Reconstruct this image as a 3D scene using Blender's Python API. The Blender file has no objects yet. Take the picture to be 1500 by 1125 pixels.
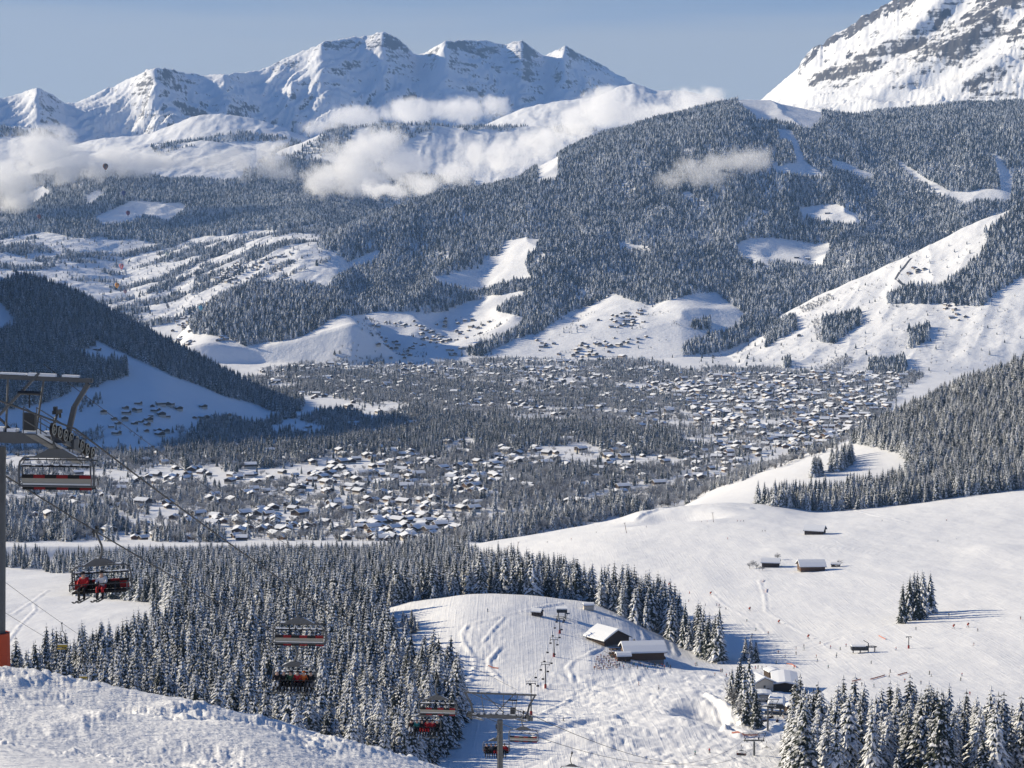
import bpy, bmesh, math, random
import numpy as np
from mathutils import Vector, Matrix

random.seed(7)
RNG = np.random.default_rng(11)
scene = bpy.context.scene
COL = scene.collection

# ------------------------------------------------------------------ camera
F = 2921.0                     # focal length in photo pixels (photo is 1500 x 1125)
HZ = 330.0                     # photo row of the horizon
PITCH = math.atan((562.5 - HZ) / F)
CP, SP = math.cos(PITCH), math.sin(PITCH)
cam_data = bpy.data.cameras.new('camera')
cam = bpy.data.objects.new('camera', cam_data)
COL.objects.link(cam)
cam.location = (0, 0, 0)
cam.rotation_euler = (math.pi / 2 - PITCH, 0, 0)
cam_data.sensor_width = 36.0
cam_data.lens = 36.0 * F / 1500.0
cam_data.clip_start = 0.5
cam_data.clip_end = 90000.0
scene.camera = cam

# ------------------------------------------------------------------ light
SUN_EL = math.radians(23.0)
SUN_BEHIND = math.radians(-20.0)         # sun stands to the left, a little in front of the camera
Ldir = Vector((-math.cos(SUN_EL) * math.cos(SUN_BEHIND), -math.cos(SUN_EL) * math.sin(SUN_BEHIND), math.sin(SUN_EL)))
sun_data = bpy.data.lights.new('sun', 'SUN')
sun_data.energy = 5.0
sun_data.angle = math.radians(0.5)
sun_data.color = (1.0, 0.88, 0.665)
sun = bpy.data.objects.new('sun', sun_data)
sun.rotation_euler = (-Ldir).to_track_quat('-Z', 'Y').to_euler()
COL.objects.link(sun)
world = bpy.data.worlds.new('World')
scene.world = world
world.use_nodes = True
wn, wl = world.node_tree.nodes, world.node_tree.links
wn.clear()
wsky = wn.new('ShaderNodeTexSky')
wsky.sky_type = 'NISHITA'
wsky.sun_disc = False
wsky.sun_elevation = SUN_EL
wsky.sun_rotation = math.radians(270.0) - SUN_BEHIND
wsky.altitude = 1700.0
wsky.air_density = 1.0
wsky.dust_density = 0.5
wsky.ozone_density = 3.0
wbg = wn.new('ShaderNodeBackground')
wbg.inputs[1].default_value = 0.07
wout = wn.new('ShaderNodeOutputWorld')
# deep blue overhead, a thin veil of grey cloud in long flat streaks low down
def wnode(t, **kw):
    n = wn.new(t)
    for k, v in kw.items(): setattr(n, k, v)
    return n
wtc = wnode('ShaderNodeTexCoord')
wsp = wnode('ShaderNodeSeparateXYZ'); wl.new(wtc.outputs['Generated'], wsp.inputs[0])
wmp = wnode('ShaderNodeMapping'); wmp.inputs['Scale'].default_value = (2.2, 2.2, 26.0); wmp.inputs['Rotation'].default_value = (0, math.radians(3), 0)
wl.new(wtc.outputs['Generated'], wmp.inputs[0])
wnz = wnode('ShaderNodeTexNoise'); wnz.inputs['Scale'].default_value = 1.6; wnz.inputs['Detail'].default_value = 5
wl.new(wmp.outputs[0], wnz.inputs[0])
def wramp(src_, a, b, lo, hi):
    m = wnode('ShaderNodeMapRange', interpolation_type='SMOOTHSTEP')
    for k, v in (('From Min', a), ('From Max', b), ('To Min', lo), ('To Max', hi)): m.inputs[k].default_value = v
    wl.new(src_, m.inputs['Value']); return m.outputs[0]
def wmath(op, a, b):
    m = wnode('ShaderNodeMath', operation=op)
    for i, v in enumerate((a, b)):
        if isinstance(v, float): m.inputs[i].default_value = v
        else: wl.new(v, m.inputs[i])
    return m.outputs[0]
def wmix(f, a, b, mode='MIX'):
    m = wnode('ShaderNodeMix', data_type='RGBA', blend_type=mode)
    for i, v in ((0, f), (6, a), (7, b)):
        if isinstance(v, float): m.inputs[i].default_value = v
        elif isinstance(v, tuple): m.inputs[i].default_value = (*v, 1)
        else: wl.new(v, m.inputs[i])
    return m.outputs[2]
zz = wmath('ADD', wsp.outputs['Z'], wmath('MULTIPLY', wmath('SUBTRACT', wnz.outputs['Fac'], .5), .05))
deep = wmix(1.0, wsky.outputs[0], (.40, .72, 1.10), 'MULTIPLY')
veil = wmix(wramp(zz, .118, .088, 0.0, 1.0), (2.75, 3.65, 5.0), (4.5, 4.8, 5.05))
low = wramp(wsp.outputs['Z'], .34, .13, 0.0, .92)
wl.new(wmix(low, deep, veil), wbg.inputs[0])
wl.new(wbg.outputs[0], wout.inputs[0])
scene.view_settings.view_transform = 'Standard'
scene.view_settings.look = 'None'
scene.view_settings.exposure = 0.42
scene.view_settings.gamma = 1.0
scene.render.engine = 'CYCLES'
cy = scene.cycles
cy.max_bounces = 32
cy.diffuse_bounces = 3
cy.glossy_bounces = 2
cy.transmission_bounces = 2
cy.transparent_max_bounces = 8
cy.volume_bounces = 32
cy.volume_step_rate = 1.0
cy.volume_max_steps = 256
cy.use_denoising = True
try:
    cy.denoising_prefilter = 'ACCURATE'
except Exception:
    pass

# ------------------------------------------------------------------ object helpers
def link(o, parent=None):
    COL.objects.link(o)
    if parent is not None:
        o.parent = parent
    return o

def tag(o, label=None, cat=None, group=None, kind=None):
    if label: o['label'] = label
    if cat: o['category'] = cat
    if group: o['group'] = group
    if kind: o['kind'] = kind
    return o

def thing(name, label, cat, loc=(0, 0, 0), rz=0.0, group=None):
    o = bpy.data.objects.new(name, None)
    o.empty_display_size = 0.5
    o.location = loc
    o.rotation_euler = (0, 0, rz)
    link(o)
    return tag(o, label, cat, group)

def mesh_from(name, V, faces_flat, nper, mats=(), mat_idx=None, smooth=False):
    """fast mesh: V (n,3); faces_flat 1-D vertex indices; nper = verts per face (int or array)"""
    me = bpy.data.meshes.new(name)
    V = np.asarray(V, dtype=np.float32)
    faces_flat = np.asarray(faces_flat, dtype=np.int32).ravel()
    me.vertices.add(len(V))
    me.vertices.foreach_set('co', V.ravel())
    if np.isscalar(nper):
        nf = len(faces_flat) // nper
        tot = np.full(nf, nper, dtype=np.int32)
    else:
        tot = np.asarray(nper, dtype=np.int32)
        nf = len(tot)
    start = np.zeros(nf, dtype=np.int32)
    start[1:] = np.cumsum(tot)[:-1]
    me.loops.add(len(faces_flat))
    me.loops.foreach_set('vertex_index', faces_flat)
    me.polygons.add(nf)
    me.polygons.foreach_set('loop_start', start)
    if mat_idx is not None:
        me.polygons.foreach_set('material_index', np.asarray(mat_idx, dtype=np.int32))
    me.polygons.foreach_set('use_smooth', np.full(nf, bool(smooth)))
    for m in mats:
        me.materials.append(m)
    me.update(calc_edges=True)
    return me

class MB:
    """collects boxes, tubes, prisms and loose faces into one mesh"""
    def __init__(self):
        self.V = []; self.F = []; self.M = []
    def face_mesh(self, vs, fs, mi=0):
        b = len(self.V)
        self.V += [tuple(v) for v in vs]
        for f in fs:
            self.F.append([b + i for i in f]); self.M.append(mi)
    def box(self, c, size, rz=0.0, mi=0, M=None):
        sx, sy, sz = [s * 0.5 for s in size]
        vs = []
        for dz in (-sz, sz):
            for dx, dy in ((-sx, -sy), (sx, -sy), (sx, sy), (-sx, sy)):
                v = Vector((dx, dy, dz))
                if M is not None: v = M @ v
                elif rz: v = Matrix.Rotation(rz, 3, 'Z') @ v
                vs.append(v + Vector(c))
        self.face_mesh(vs, [(3, 2, 1, 0), (4, 5, 6, 7), (0, 1, 5, 4), (1, 2, 6, 5), (2, 3, 7, 6), (3, 0, 4, 7)], mi)
    def tube(self, pts, r, n=8, mi=0, closed=False):
        pts = [Vector(p) for p in pts]
        rs = r if isinstance(r, (list, tuple)) else [r] * len(pts)
        vs = []
        prev = None
        for i, p in enumerate(pts):
            a = pts[i - 1] if (i > 0 or closed) else p
            b = pts[(i + 1) % len(pts)] if (i < len(pts) - 1 or closed) else p
            d = (b - a).normalized()
            if prev is None:
                up = Vector((0, 0, 1)) if abs(d.z) < 0.9 else Vector((1, 0, 0))
                x = d.cross(up).normalized()
            else:
                x = (prev - d * prev.dot(d)).normalized()
            prev = x
            y = d.cross(x)
            for k in range(n):
                t = 2 * math.pi * k / n
                vs.append(p + (x * math.cos(t) + y * math.sin(t)) * rs[i])
        fs = []
        m = len(pts)
        for i in range(m if closed else m - 1):
            for k in range(n):
                a, b = i * n + k, i * n + (k + 1) % n
                j = (i + 1) % m
                fs.append((a, b, j * n + (k + 1) % n, j * n + k))
        if not closed:
            fs.append(tuple(range(n))[::-1])
            fs.append(tuple((m - 1) * n + k for k in range(n)))
        self.face_mesh(vs, fs, mi)
    def bar(self, a, b, w, h, mi=0):
        a, b = Vector(a), Vector(b)
        d = (b - a)
        L = d.length
        M = d.to_track_quat('Y', 'Z').to_matrix()
        self.box((a + b) / 2, (w, L, h), mi=mi, M=M)
    def prism(self, poly, y0, y1, mi=0, axis='y'):
        """poly of (x,z), extruded along y"""
        n = len(poly)
        if axis == 'y':
            vs = [(x, y0, z) for x, z in poly] + [(x, y1, z) for x, z in poly]
        else:
            vs = [(y0, x, z) for x, z in poly] + [(y1, x, z) for x, z in poly]
        fs = [tuple(range(n)), tuple(range(2 * n - 1, n - 1, -1))]
        fs += [((i + 1) % n, i, n + i, n + (i + 1) % n) for i in range(n)]
        self.face_mesh(vs, fs, mi)
    def mesh(self, name, mats, smooth=False):
        me = bpy.data.meshes.new(name)
        me.from_pydata([tuple(v) for v in self.V], [], self.F)
        for m in (mats if isinstance(mats, (list, tuple)) else [mats]):
            me.materials.append(m)
        me.polygons.foreach_set('material_index', np.array(self.M, dtype=np.int32))
        bm = bmesh.new(); bm.from_mesh(me)
        bmesh.ops.recalc_face_normals(bm, faces=bm.faces)
        bm.to_mesh(me); bm.free()
        if smooth:
            me.polygons.foreach_set('use_smooth', np.full(len(me.polygons), True))
        me.update()
        return me
    def build(self, name, mats, parent=None, smooth=False):
        return link(bpy.data.objects.new(name, self.mesh(name, mats, smooth)), parent)

def dup(root, loc=None, rz=None, label=None, group=None, scale=None):
    c = root.copy(); COL.objects.link(c)
    if loc is not None: c.location = loc
    if rz is not None: c.rotation_euler = (0, 0, rz)
    if scale is not None: c.scale = scale if isinstance(scale, (tuple, list)) else (scale,) * 3
    if label: c['label'] = label
    if group: c['group'] = group
    def rec(src, dst):
        for ch in src.children:
            k = ch.copy(); COL.objects.link(k); k.parent = dst
            rec(ch, k)
    rec(root, c)
    return c

# ------------------------------------------------------------------ noise
def _hash(ix, iy, seed):
    h = (ix.astype(np.int64) * 374761393 + iy.astype(np.int64) * 668265263 + seed * 2147483647 * 31) & 0xffffffff
    h = ((h ^ (h >> 13)) * 1274126177) & 0xffffffff
    return (h ^ (h >> 16)) & 0xffffffff

def pnoise(x, y, seed=0):
    x = np.asarray(x, dtype=np.float64); y = np.asarray(y, dtype=np.float64)
    ix, iy = np.floor(x), np.floor(y)
    fx, fy = x - ix, y - iy
    ux, uy = fx * fx * fx * (fx * (fx * 6 - 15) + 10), fy * fy * fy * (fy * (fy * 6 - 15) + 10)
    def g(a, b):
        t = _hash(ix + a, iy + b, seed) * (2 * np.pi / 4294967296.0)
        return np.cos(t) * (fx - a) + np.sin(t) * (fy - b)
    a, b, c, d = g(0, 0), g(1, 0), g(0, 1), g(1, 1)
    return ((a * (1 - ux) + b * ux) * (1 - uy) + (c * (1 - ux) + d * ux) * uy) * 1.5

def fbm(x, y, octv=4, seed=0, gain=0.5, lac=2.03):
    s = 0; a = 1.0; t = 0
    for k in range(octv):
        s = s + a * pnoise(x, y, seed + k * 17); t += a
        a *= gain; x = x * lac + 3.1; y = y * lac + 7.7
    return s / t

def ridged(x, y, octv=4, seed=0, gain=0.5, lac=2.1):
    s = 0; a = 1.0; t = 0
    for k in range(octv):
        s = s + a * (1 - np.abs(pnoise(x, y, seed + k * 13)) * 1.8); t += a
        a *= gain; x = x * lac + 5.3; y = y * lac + 1.9
    return s / t

# ------------------------------------------------------------------ photo pixel <-> direction
def px_dir(px, py):
    px = np.asarray(px, dtype=np.float64); py = np.asarray(py, dtype=np.float64)
    u = (px - 750.0) / F; v = -(py - 562.5) / F
    dy = CP + v * SP
    return u / dy, (-SP + v * CP) / dy          # s = x/y , E = z/y

def to_px(x, y, z):
    d = y * CP - z * SP
    v = (y * SP + z * CP) / d
    return 750.0 + F * x / d, 562.5 - F * v

def sstep(a, b, x):
    t = np.clip((x - a) / (b - a), 0, 1)
    return t * t * (3 - 2 * t)
# ------------------------------------------------------------------ terrain: lofted ridges merged into one height field
def clines(*pts):
    return [tuple(p) for p in pts]

S_F = np.concatenate([np.linspace(-0.62, -0.285, 60)[:-1], np.linspace(-0.285, 0.285, 1190), np.linspace(0.285, 0.42, 40)[1:]])
NS = len(S_F)

def gsmooth(a, sig):
    if sig <= 0: return a
    n = int(3 * sig) + 1
    k = np.exp(-0.5 * (np.arange(-n, n + 1) / sig) ** 2); k /= k.sum()
    return np.convolve(np.pad(a, n, mode='edge'), k, mode='valid')

class Loft:
    """height layer given by lines from near to far; every line is (D, [(px, py[, D])...])"""
    def __init__(self, lines, back=0.45, rnd=40.0, sm=6, sm_last=None, front=1.2, noise=None):
        self.back, self.rnd, self.front, self.noise = back, rnd, front, noise
        ys, es = [], []
        for i, (D, pts) in enumerate(lines):
            px = [p[0] for p in pts]; py = [p[1] for p in pts]
            yy = [p[2] if len(p) > 2 else D for p in pts]
            s, e = px_dir(px, py)
            sg = sm if (sm_last is None or i < len(lines) - 1) else sm_last
            ys.append(gsmooth(np.interp(S_F, s, yy), max(sg, 3)))
            es.append(gsmooth(np.interp(S_F, s, e), sg))
        self.Y = np.array(ys); self.Z = np.array(es) * self.Y
        for k in range(1, len(self.Y)):
            self.Y[k] = np.maximum(self.Y[k], self.Y[k - 1] + 5)
    def eval(self, rows, floor=None):
        Y, Z = self.Y, self.Z
        K = len(Y)
        out = np.empty((len(rows), NS))
        r = np.asarray(rows)[:, None]
        lo, hi = Y[0][None, :], Y[-1][None, :]
        d = np.maximum(r - hi, 0)
        out[:] = Z[-1][None, :] - self.back * (np.sqrt(d * d + self.rnd ** 2) - self.rnd)
        m = r < lo
        out = np.where(m, Z[0][None, :] - self.front * (lo - r), out)
        if K > 1:
            H = np.diff(Y, axis=0); G = np.diff(Z, axis=0) / H
            T = np.empty_like(Y)
            T[0] = G[0]; T[-1] = G[-1]
            for k in range(1, K - 1):
                w = np.where(G[k - 1] * G[k] > 0, 2 * G[k - 1] * G[k] / (G[k - 1] + G[k] + 1e-12), 0)
                T[k] = 0.5 * w + 0.5 * np.clip(0.5 * (G[k - 1] + G[k]), -3 * np.minimum(abs(G[k - 1]), abs(G[k])) - .03, 3 * np.minimum(abs(G[k - 1]), abs(G[k])) + .03)
            for k in range(K - 1):
                t = (r - Y[k][None, :]) / H[k][None, :]
                mm = (t >= 0) & (t <= 1)
                tt = np.clip(t, 0, 1)
                t2, t3 = tt * tt, tt ** 3
                z = (2 * t3 - 3 * t2 + 1) * Z[k] + (t3 - 2 * t2 + tt) * H[k] * T[k] + (-2 * t3 + 3 * t2) * Z[k + 1] + (t3 - t2) * H[k] * T[k + 1]
                out = np.where(mm, z, out)
        if self.noise is not None:
            # noise only where the layer can come out on top
            X = np.broadcast_to(r, out.shape) * S_F[None, :]
            rel = np.clip((r - lo) / (hi - lo), 0, 1.6)
            m = np.ones(out.shape, bool) if floor is None else (out > floor - 45)
            if m.any():
                yy = np.broadcast_to(r, out.shape)[m]
                out[m] = out[m] + self.noise(X[m], yy, rel[m])
        return out

def n_near(x, y, t):
    return (3.0 * fbm(x / 130, y / 900, 3, 9)) * sstep(.75, 1.0, t) * sstep(-60, -180, x) + 1.7 * fbm(x / 90, y / 170, 3, 3) + 0.5 * fbm(x / 24, y / 50, 3, 5)
def n_hill(x, y, t):
    return (30 * fbm(x / 520, y / 620, 4, 21) - 125 * np.abs(fbm((x + 60 * fbm(x / 200, y / 200, 2, 22)) / 430, y / 1500, 3, 23, .4)) + 30) * sstep(0.0, .22, t) * np.clip(1.25 - t, .3, 1)
def n_lit(x, y, t):
    return (13 * fbm(x / 300, y / 280, 5, 31, .55) - 12 * np.abs(fbm((x - .35 * y) / 160, y / 500, 3, 33))) * sstep(0.0, .15, t)
def n_alp(x, y, t):
    w = 200 * fbm(x / 900, y / 900, 3, 44)
    u = x - 0.35 * y + w
    big = 1 - ridged(u / 620, (y + w) / 2600, 3, 41, 0.5)
    ribs = 1 - ridged((u + 90 * fbm(x / 300, y / 500, 2, 46)) / 210, (y + w) / 1100, 4, 42, 0.6)
    k = np.clip(1.12 - t, 0.10, 1) * sstep(0.0, .2, t)
    return (-230 * big - 190 * ribs) * k + 30 * fbm(x / 80, y / 120, 4, 43, .62) * k + 7 * fbm(x / 35, y / 35, 2, 49)
def n_alp2(x, y, t):
    # ribs run from upper right to lower left on the big right-hand face
    w = 160 * fbm(x / 700, y / 700, 3, 64)
    u = x * 0.50 + y * 0.86 + w; v = -x * 0.86 + y * 0.50
    ribs = 1 - ridged(u / 300, v / 2000, 4, 61, 0.62)
    k = np.clip(1.1 - t, 0.12, 1) * sstep(0.0, .15, t)
    return -105 * ribs * k + 24 * fbm(u / 60, v / 300, 4, 63, .62) * k + 6 * fbm(x / 30, y / 30, 2, 65)
def n_knob(x, y, t):
    return (16 * fbm(x / 260, y / 260, 4, 71) - 16 * np.abs(fbm(x / 140, y / 420, 3, 73))) * sstep(0.0, .2, t)

LAY = {}
LAY['fore'] = Loft([
    (12, [(-900, 1500), (1900, 1500)]),
    (36, [(-900, 1150), (0, 1152), (300, 1170), (640, 1215), (900, 1300), (1900, 1600)]),
    (54, [(-900, 1020), (0, 1055), (200, 1085), (400, 1112), (640, 1165), (900, 1260), (1900, 1600)]),
    (74, [(-900, 930), (-100, 980), (0, 1000), (135, 1018), (277, 1041), (407, 1066), (500, 1089), (600, 1115), (660, 1132), (760, 1165), (900, 1240), (1900, 1600)]),
], back=0.6, rnd=6, sm=14)
LAY['near'] = Loft([
    (60, [(-900, 1700), (1900, 1700)]),
    (120, [(-900, 1440), (1900, 1440)]),
    (240, [(-900, 1300), (1900, 1300)]),
    (590, [(-900, 1125), (600, 1130), (1160, 1132), (1900, 1130)]),
    (712, [(-900, 1060), (600, 1064), (1160, 1066), (1900, 1062)]),
    (862, [(-900, 1000), (600, 1000), (1000, 1002), (1100, 1003), (1900, 1000)]),
    (1037, [(-900, 930), (0, 936), (400, 925), (500, 912), (575, 894), (680, 873), (740, 872), (800, 879), (860, 888), (920, 908), (960, 925), (1000, 940), (1060, 948), (1200, 940), (1300, 932), (1500, 915), (1900, 890)]),
    (1165, [(-900, 895), (450, 900), (575, 903), (680, 905), (860, 905), (960, 912), (1100, 903), (1300, 888), (1500, 875), (1900, 850)]),
    (1375, [(-900, 872), (0, 872), (600, 872), (800, 862), (900, 852), (1100, 843), (1300, 832), (1500, 820), (1900, 800)]),
    (1625, [(-900, 850), (0, 852), (600, 850), (700, 836), (800, 816), (900, 800), (1100, 788), (1500, 772), (1900, 760)]),
    (2000, [(-900, 832), (0, 830), (200, 832), (500, 830), (600, 819), (640, 811), (700, 800), (800, 782), (900, 764), (950, 750), (1050, 738), (1140, 742), (1200, 751), (1240, 748), (1330, 738), (1500, 718), (1900, 690)]),
], back=0.22, rnd=30, sm=9, noise=n_near)
LAY['rhill'] = Loft([
    (2010, [(900, 800), (950, 772), (1000, 754), (1150, 758), (1300, 744), (1500, 722), (1900, 690)]),
    (2250, [(900, 790), (960, 768), (1010, 742), (1100, 722), (1200, 706), (1300, 700), (1400, 690), (1500, 668), (1900, 610)]),
    (2700, [(860, 800), (900, 785), (960, 762), (1010, 733), (1050, 712), (1120, 684), (1240, 648), (1300, 626), (1400, 578), (1500, 543), (1600, 510), (1900, 430)]),
], back=0.3, rnd=40, sm=8, noise=lambda x, y, t: 1.2 * fbm(x / 120, y / 120, 3, 8))
LAY['plain'] = Loft([
    (1500, [(-900, 905), (1900, 905)]),
    (2150, [(-900, 800), (1900, 800)]),
    (2400, [(-900, 762), (1900, 762)]),
    (2900, [(-900, 702), (1900, 702)]),
    (3400, [(-900, 651), (1900, 651)]),
    (4100, [(-900, 601), (1900, 601)]),
    (4900, [(-900, 561), (1900, 561)]),
    (5600, [(-900, 531), (1900, 531)]),
    (6300, [(-900, 508), (1900, 508)]),
    (22500, [(-900, 395), (1900, 400)]),
], back=0.0, sm=0, noise=lambda x, y, t: 7 * fbm(x / 420, y / 520, 3, 14) + 2.2 * fbm(x / 110, y / 120, 3, 15))
LAY['lhill'] = Loft([  # steep unseen mass left of the frame, added to shade slope and hamlet
    (3300, [(-900, 668), (0, 662), (200, 655), (350, 636, 3600), (450, 613, 4000), (520, 600, 4150)]),
    (3750, [(-900, 120), (-500, 180), (-300, 300), (-100, 480), (0, 546), (150, 560), (230, 574), (330, 594, 3900), (400, 602, 4100), (470, 606, 4250), (530, 604, 4300)]),
    (4300, [(-900, 20), (-500, 60), (-300, 150), (-150, 270), (-60, 360), (0, 408), (60, 417), (110, 435), (160, 460), (200, 482), (250, 510), (300, 535), (350, 563), (400, 586), (450, 601), (520, 612)]),
], back=0.35, rnd=60, sm=8, noise=lambda x, y, t: 4 * fbm(x / 200, y / 200, 4, 18) * sstep(0, .2, t))
LAY['mound'] = Loft([
    (5600, [(-900, 640), (230, 560), (260, 512), (300, 503), (380, 511), (450, 493), (520, 472), (580, 520), (1900, 640)]),
    (6150, [(-900, 640), (225, 560), (250, 505), (275, 474), (310, 442), (350, 424), (400, 416), (450, 419), (500, 430), (540, 465), (590, 540), (1900, 640)]),
], back=0.45, rnd=60, sm=6, noise=lambda x, y, t: 6 * fbm(x / 160, y / 160, 3, 24))
LAY['rslope'] = Loft([
    (5250, [(-900, 700), (900, 620), (950, 560), (1050, 551), (1200, 548), (1350, 546), (1500, 546), (1900, 545)]),
    (5800, [(-900, 700), (900, 630), (960, 556), (1050, 528), (1150, 500), (1250, 482), (1350, 458), (1430, 440), (1500, 425), (1900, 360)]),
    (6350, [(-900, 700), (880, 640), (930, 580), (1000, 537), (1060, 509), (1100, 486), (1150, 457), (1200, 430), (1280, 399), (1350, 365), (1420, 328), (1500, 297), (1900, 190)]),
], back=0.5, rnd=60, sm=7, noise=n_lit)
LAY['bighill'] = Loft([
    (5800, [(-900, 700), (330, 570), (400, 540), (500, 532), (700, 529), (900, 527), (1000, 521), (1100, 515, 6000), (1300, 470, 6300), (1500, 400, 6600), (1900, 370, 6600)]),
    (6500, [(-900, 650), (330, 540), (400, 500), (450, 475), (600, 464), (680, 452), (760, 464), (850, 448), (900, 436), (1000, 433), (1090, 443), (1200, 425, 6700), (1350, 378, 7000), (1500, 338, 7200), (1900, 310, 7200)]),
    (7400, [(-900, 600), (330, 520, 7000), (380, 470, 7000), (440, 402, 7100), (560, 382), (700, 374), (780, 352), (900, 350), (1080, 352), (1200, 358), (1330, 325, 7600), (1480, 270, 7900), (1900, 255, 7900)]),
    (8300, [(-900, 560), (330, 500, 7200), (380, 450, 7200), (440, 378, 7350), (500, 337, 7600), (600, 302, 8000), (700, 282), (760, 273), (850, 243), (950, 226), (1080, 212), (1160, 230), (1280, 248), (1400, 225), (1500, 205), (1900, 200)]),
    (9100, [(-900, 520), (330, 490, 7400), (380, 445, 7400), (430, 380, 7500), (480, 345, 7750), (560, 311, 8100), (640, 287, 8450), (700, 275, 8600), (760, 265, 8700), (830, 221, 8950), (900, 193, 9100), (1000, 168, 9250), (1085, 142, 9350), (1150, 153, 9400), (1250, 168, 9400), (1340, 160, 9500), (1420, 153, 9600), (1500, 154, 9600), (1900, 150, 9600)]),
], back=0.5, rnd=70, sm=5, noise=n_hill)
LAY['terrace'] = Loft([
    (6100, [(-900, 515), (0, 505), (200, 500), (300, 497), (400, 525), (520, 560), (700, 640), (1900, 700)]),
    (7000, [(-900, 440), (0, 436), (150, 448), (250, 440), (350, 408), (440, 386), (500, 392), (560, 460), (700, 600), (1900, 700)]),
    (8000, [(-900, 372), (0, 366), (100, 378), (180, 398), (230, 392), (300, 374), (400, 348), (470, 340), (560, 400), (700, 560), (1900, 700)]),
    (9000, [(-900, 340), (0, 333), (140, 322), (200, 330), (260, 340), (350, 325), (450, 318), (600, 360), (700, 520), (1900, 700)]),
    (10000, [(-900, 284), (0, 280), (60, 266), (130, 254), (250, 268), (350, 276), (450, 284), (600, 330), (800, 480), (1900, 700)]),
    (10800, [(-900, 250), (-100, 262), (0, 258), (60, 240), (100, 228), (200, 212), (300, 205), (350, 214), (420, 228), (480, 250), (600, 310), (800, 480), (1900, 700)]),
], back=0.5, rnd=60, sm=6, noise=lambda x, y, t: n_lit(x, y, t) * 1.5)
LAY['plateau'] = Loft([
    (10400, [(-900, 480), (300, 330), (360, 290), (450, 296), (600, 285), (700, 278), (800, 262), (900, 240), (1100, 280), (1900, 480)]),
    (11000, [(-900, 480), (280, 330), (340, 262), (380, 230), (430, 214), (480, 192), (560, 183), (640, 184), (700, 187), (760, 185), (860, 189), (930, 202), (1000, 222), (1100, 280), (1900, 480)]),
], back=0.25, rnd=60, sm=5, noise=n_knob)
LAY['darkhill'] = Loft([
    (11100, [(-900, 240), (0, 228), (80, 230), (140, 300), (1900, 600)]),
    (11700, [(-900, 150), (-100, 176), (0, 182), (50, 188), (80, 197), (110, 228), (160, 300), (1900, 600)]),
], back=0.4, rnd=60, sm=4, noise=n_knob)
LAY['pyramid'] = Loft([
    (11300, [(-900, 330), (100, 250), (150, 240), (300, 236), (420, 228), (480, 235), (600, 300), (1900, 600)]),
    (12100, [(-900, 300), (60, 222), (100, 214), (150, 202), (200, 197), (240, 186), (290, 167), (330, 164), (380, 177), (430, 193), (480, 216), (600, 280), (1900, 600)]),
], back=0.4, rnd=60, sm=4, noise=n_knob)
LAY['snowhill'] = Loft([
    (12300, [(-900, 500), (600, 260), (700, 204), (800, 192), (900, 182), (1050, 182), (1200, 240), (1900, 600)]),
    (13000, [(-900, 500), (600, 250), (690, 190), (740, 168), (790, 151), (870, 142), (905, 128), (930, 122), (970, 131), (1010, 135), (1060, 143), (1130, 172), (1900, 600)]),
], back=0.4, rnd=50, sm=3, noise=n_knob)
RANGE = [(-300, 120), (-150, 150), (0, 137), (25, 130), (55, 124), (75, 132), (95, 146), (110, 145), (150, 128), (190, 112), (215, 98), (228, 92), (245, 96), (300, 108), (330, 105), (380, 100), (410, 85), (430, 75), (450, 69), (470, 58), (500, 50), (525, 49), (540, 47), (562, 43), (580, 51), (595, 62), (610, 75), (630, 68), (652, 57), (680, 55), (712, 55), (740, 62), (765, 55), (780, 68), (797, 80), (812, 70), (828, 62), (850, 75), (890, 96), (905, 107), (940, 122), (970, 129), (1000, 133), (1040, 140), (1150, 152), (1300, 165), (1900, 200)]
SPURS = [(55, 18, 500), (228, 40, 1100), (330, 16, 450), (470, 30, 500), (562, 20, 500), (652, 30, 1000), (765, 18, 400), (828, 22, 700), (920, 20, 500)]
def rng_line(k):
    """k = 0 foot, 1 middle, 2 crest; the spurs come forward and to the right as they drop"""
    out = []
    xs = sorted(set([p[0] for p in RANGE] + list(range(-300, 1300, 8))))
    for p in xs:
        q = float(np.interp(p, [a for a, _ in RANGE], [b for _, b in RANGE]))
        off = 0.0
        for c, w, d in SPURS:
            c2 = c + (0, 30, 70)[2 - k] * (1 if c != 330 else .5)
            u = (p - c2) / (w * (1, 1.5, 2.0)[2 - k])
            off -= d * .8 / (1 + u * u * 1.6) * (1, .9, .6)[2 - k]
        y = ((11500 + 3.6 * p), (12300 + 5.0 * p), (13200 + 6.2 * p))[k] + off * 1.0
        e = (222, 222 + (q - 222) * 0.36, q)[k]
        out.append((p, e, y))
    return out
LAY['range'] = Loft([(11500, rng_line(0)), (12300, rng_line(1)), (13500, rng_line(2))], back=0.7, rnd=30, sm=3, sm_last=1.2, noise=n_alp)
PEAK = [(-900, 700), (1000, 260), (1060, 190), (1120, 141), (1140, 124), (1160, 106), (1175, 92), (1180, 82), (1190, 70), (1205, 60), (1230, 46), (1255, 32), (1268, 20), (1285, 10), (1300, 2), (1330, -15), (1400, -60), (1500, -115), (1900, -320)]
_pr = np.random.default_rng(3)
_px = np.arange(1170, 1345, 4.0); _py = np.interp(_px, [a for a, _ in PEAK], [b for _, b in PEAK]) + _pr.normal(0, 1.5, len(_px)) + 2.5 * np.sin(_px / 9.0) * np.sin(_px / 23.0)
PEAKJ = sorted([q for q in PEAK if not 1168 < q[0] < 1348] + [(float(a), float(b)) for a, b in zip(_px, _py)])
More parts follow.
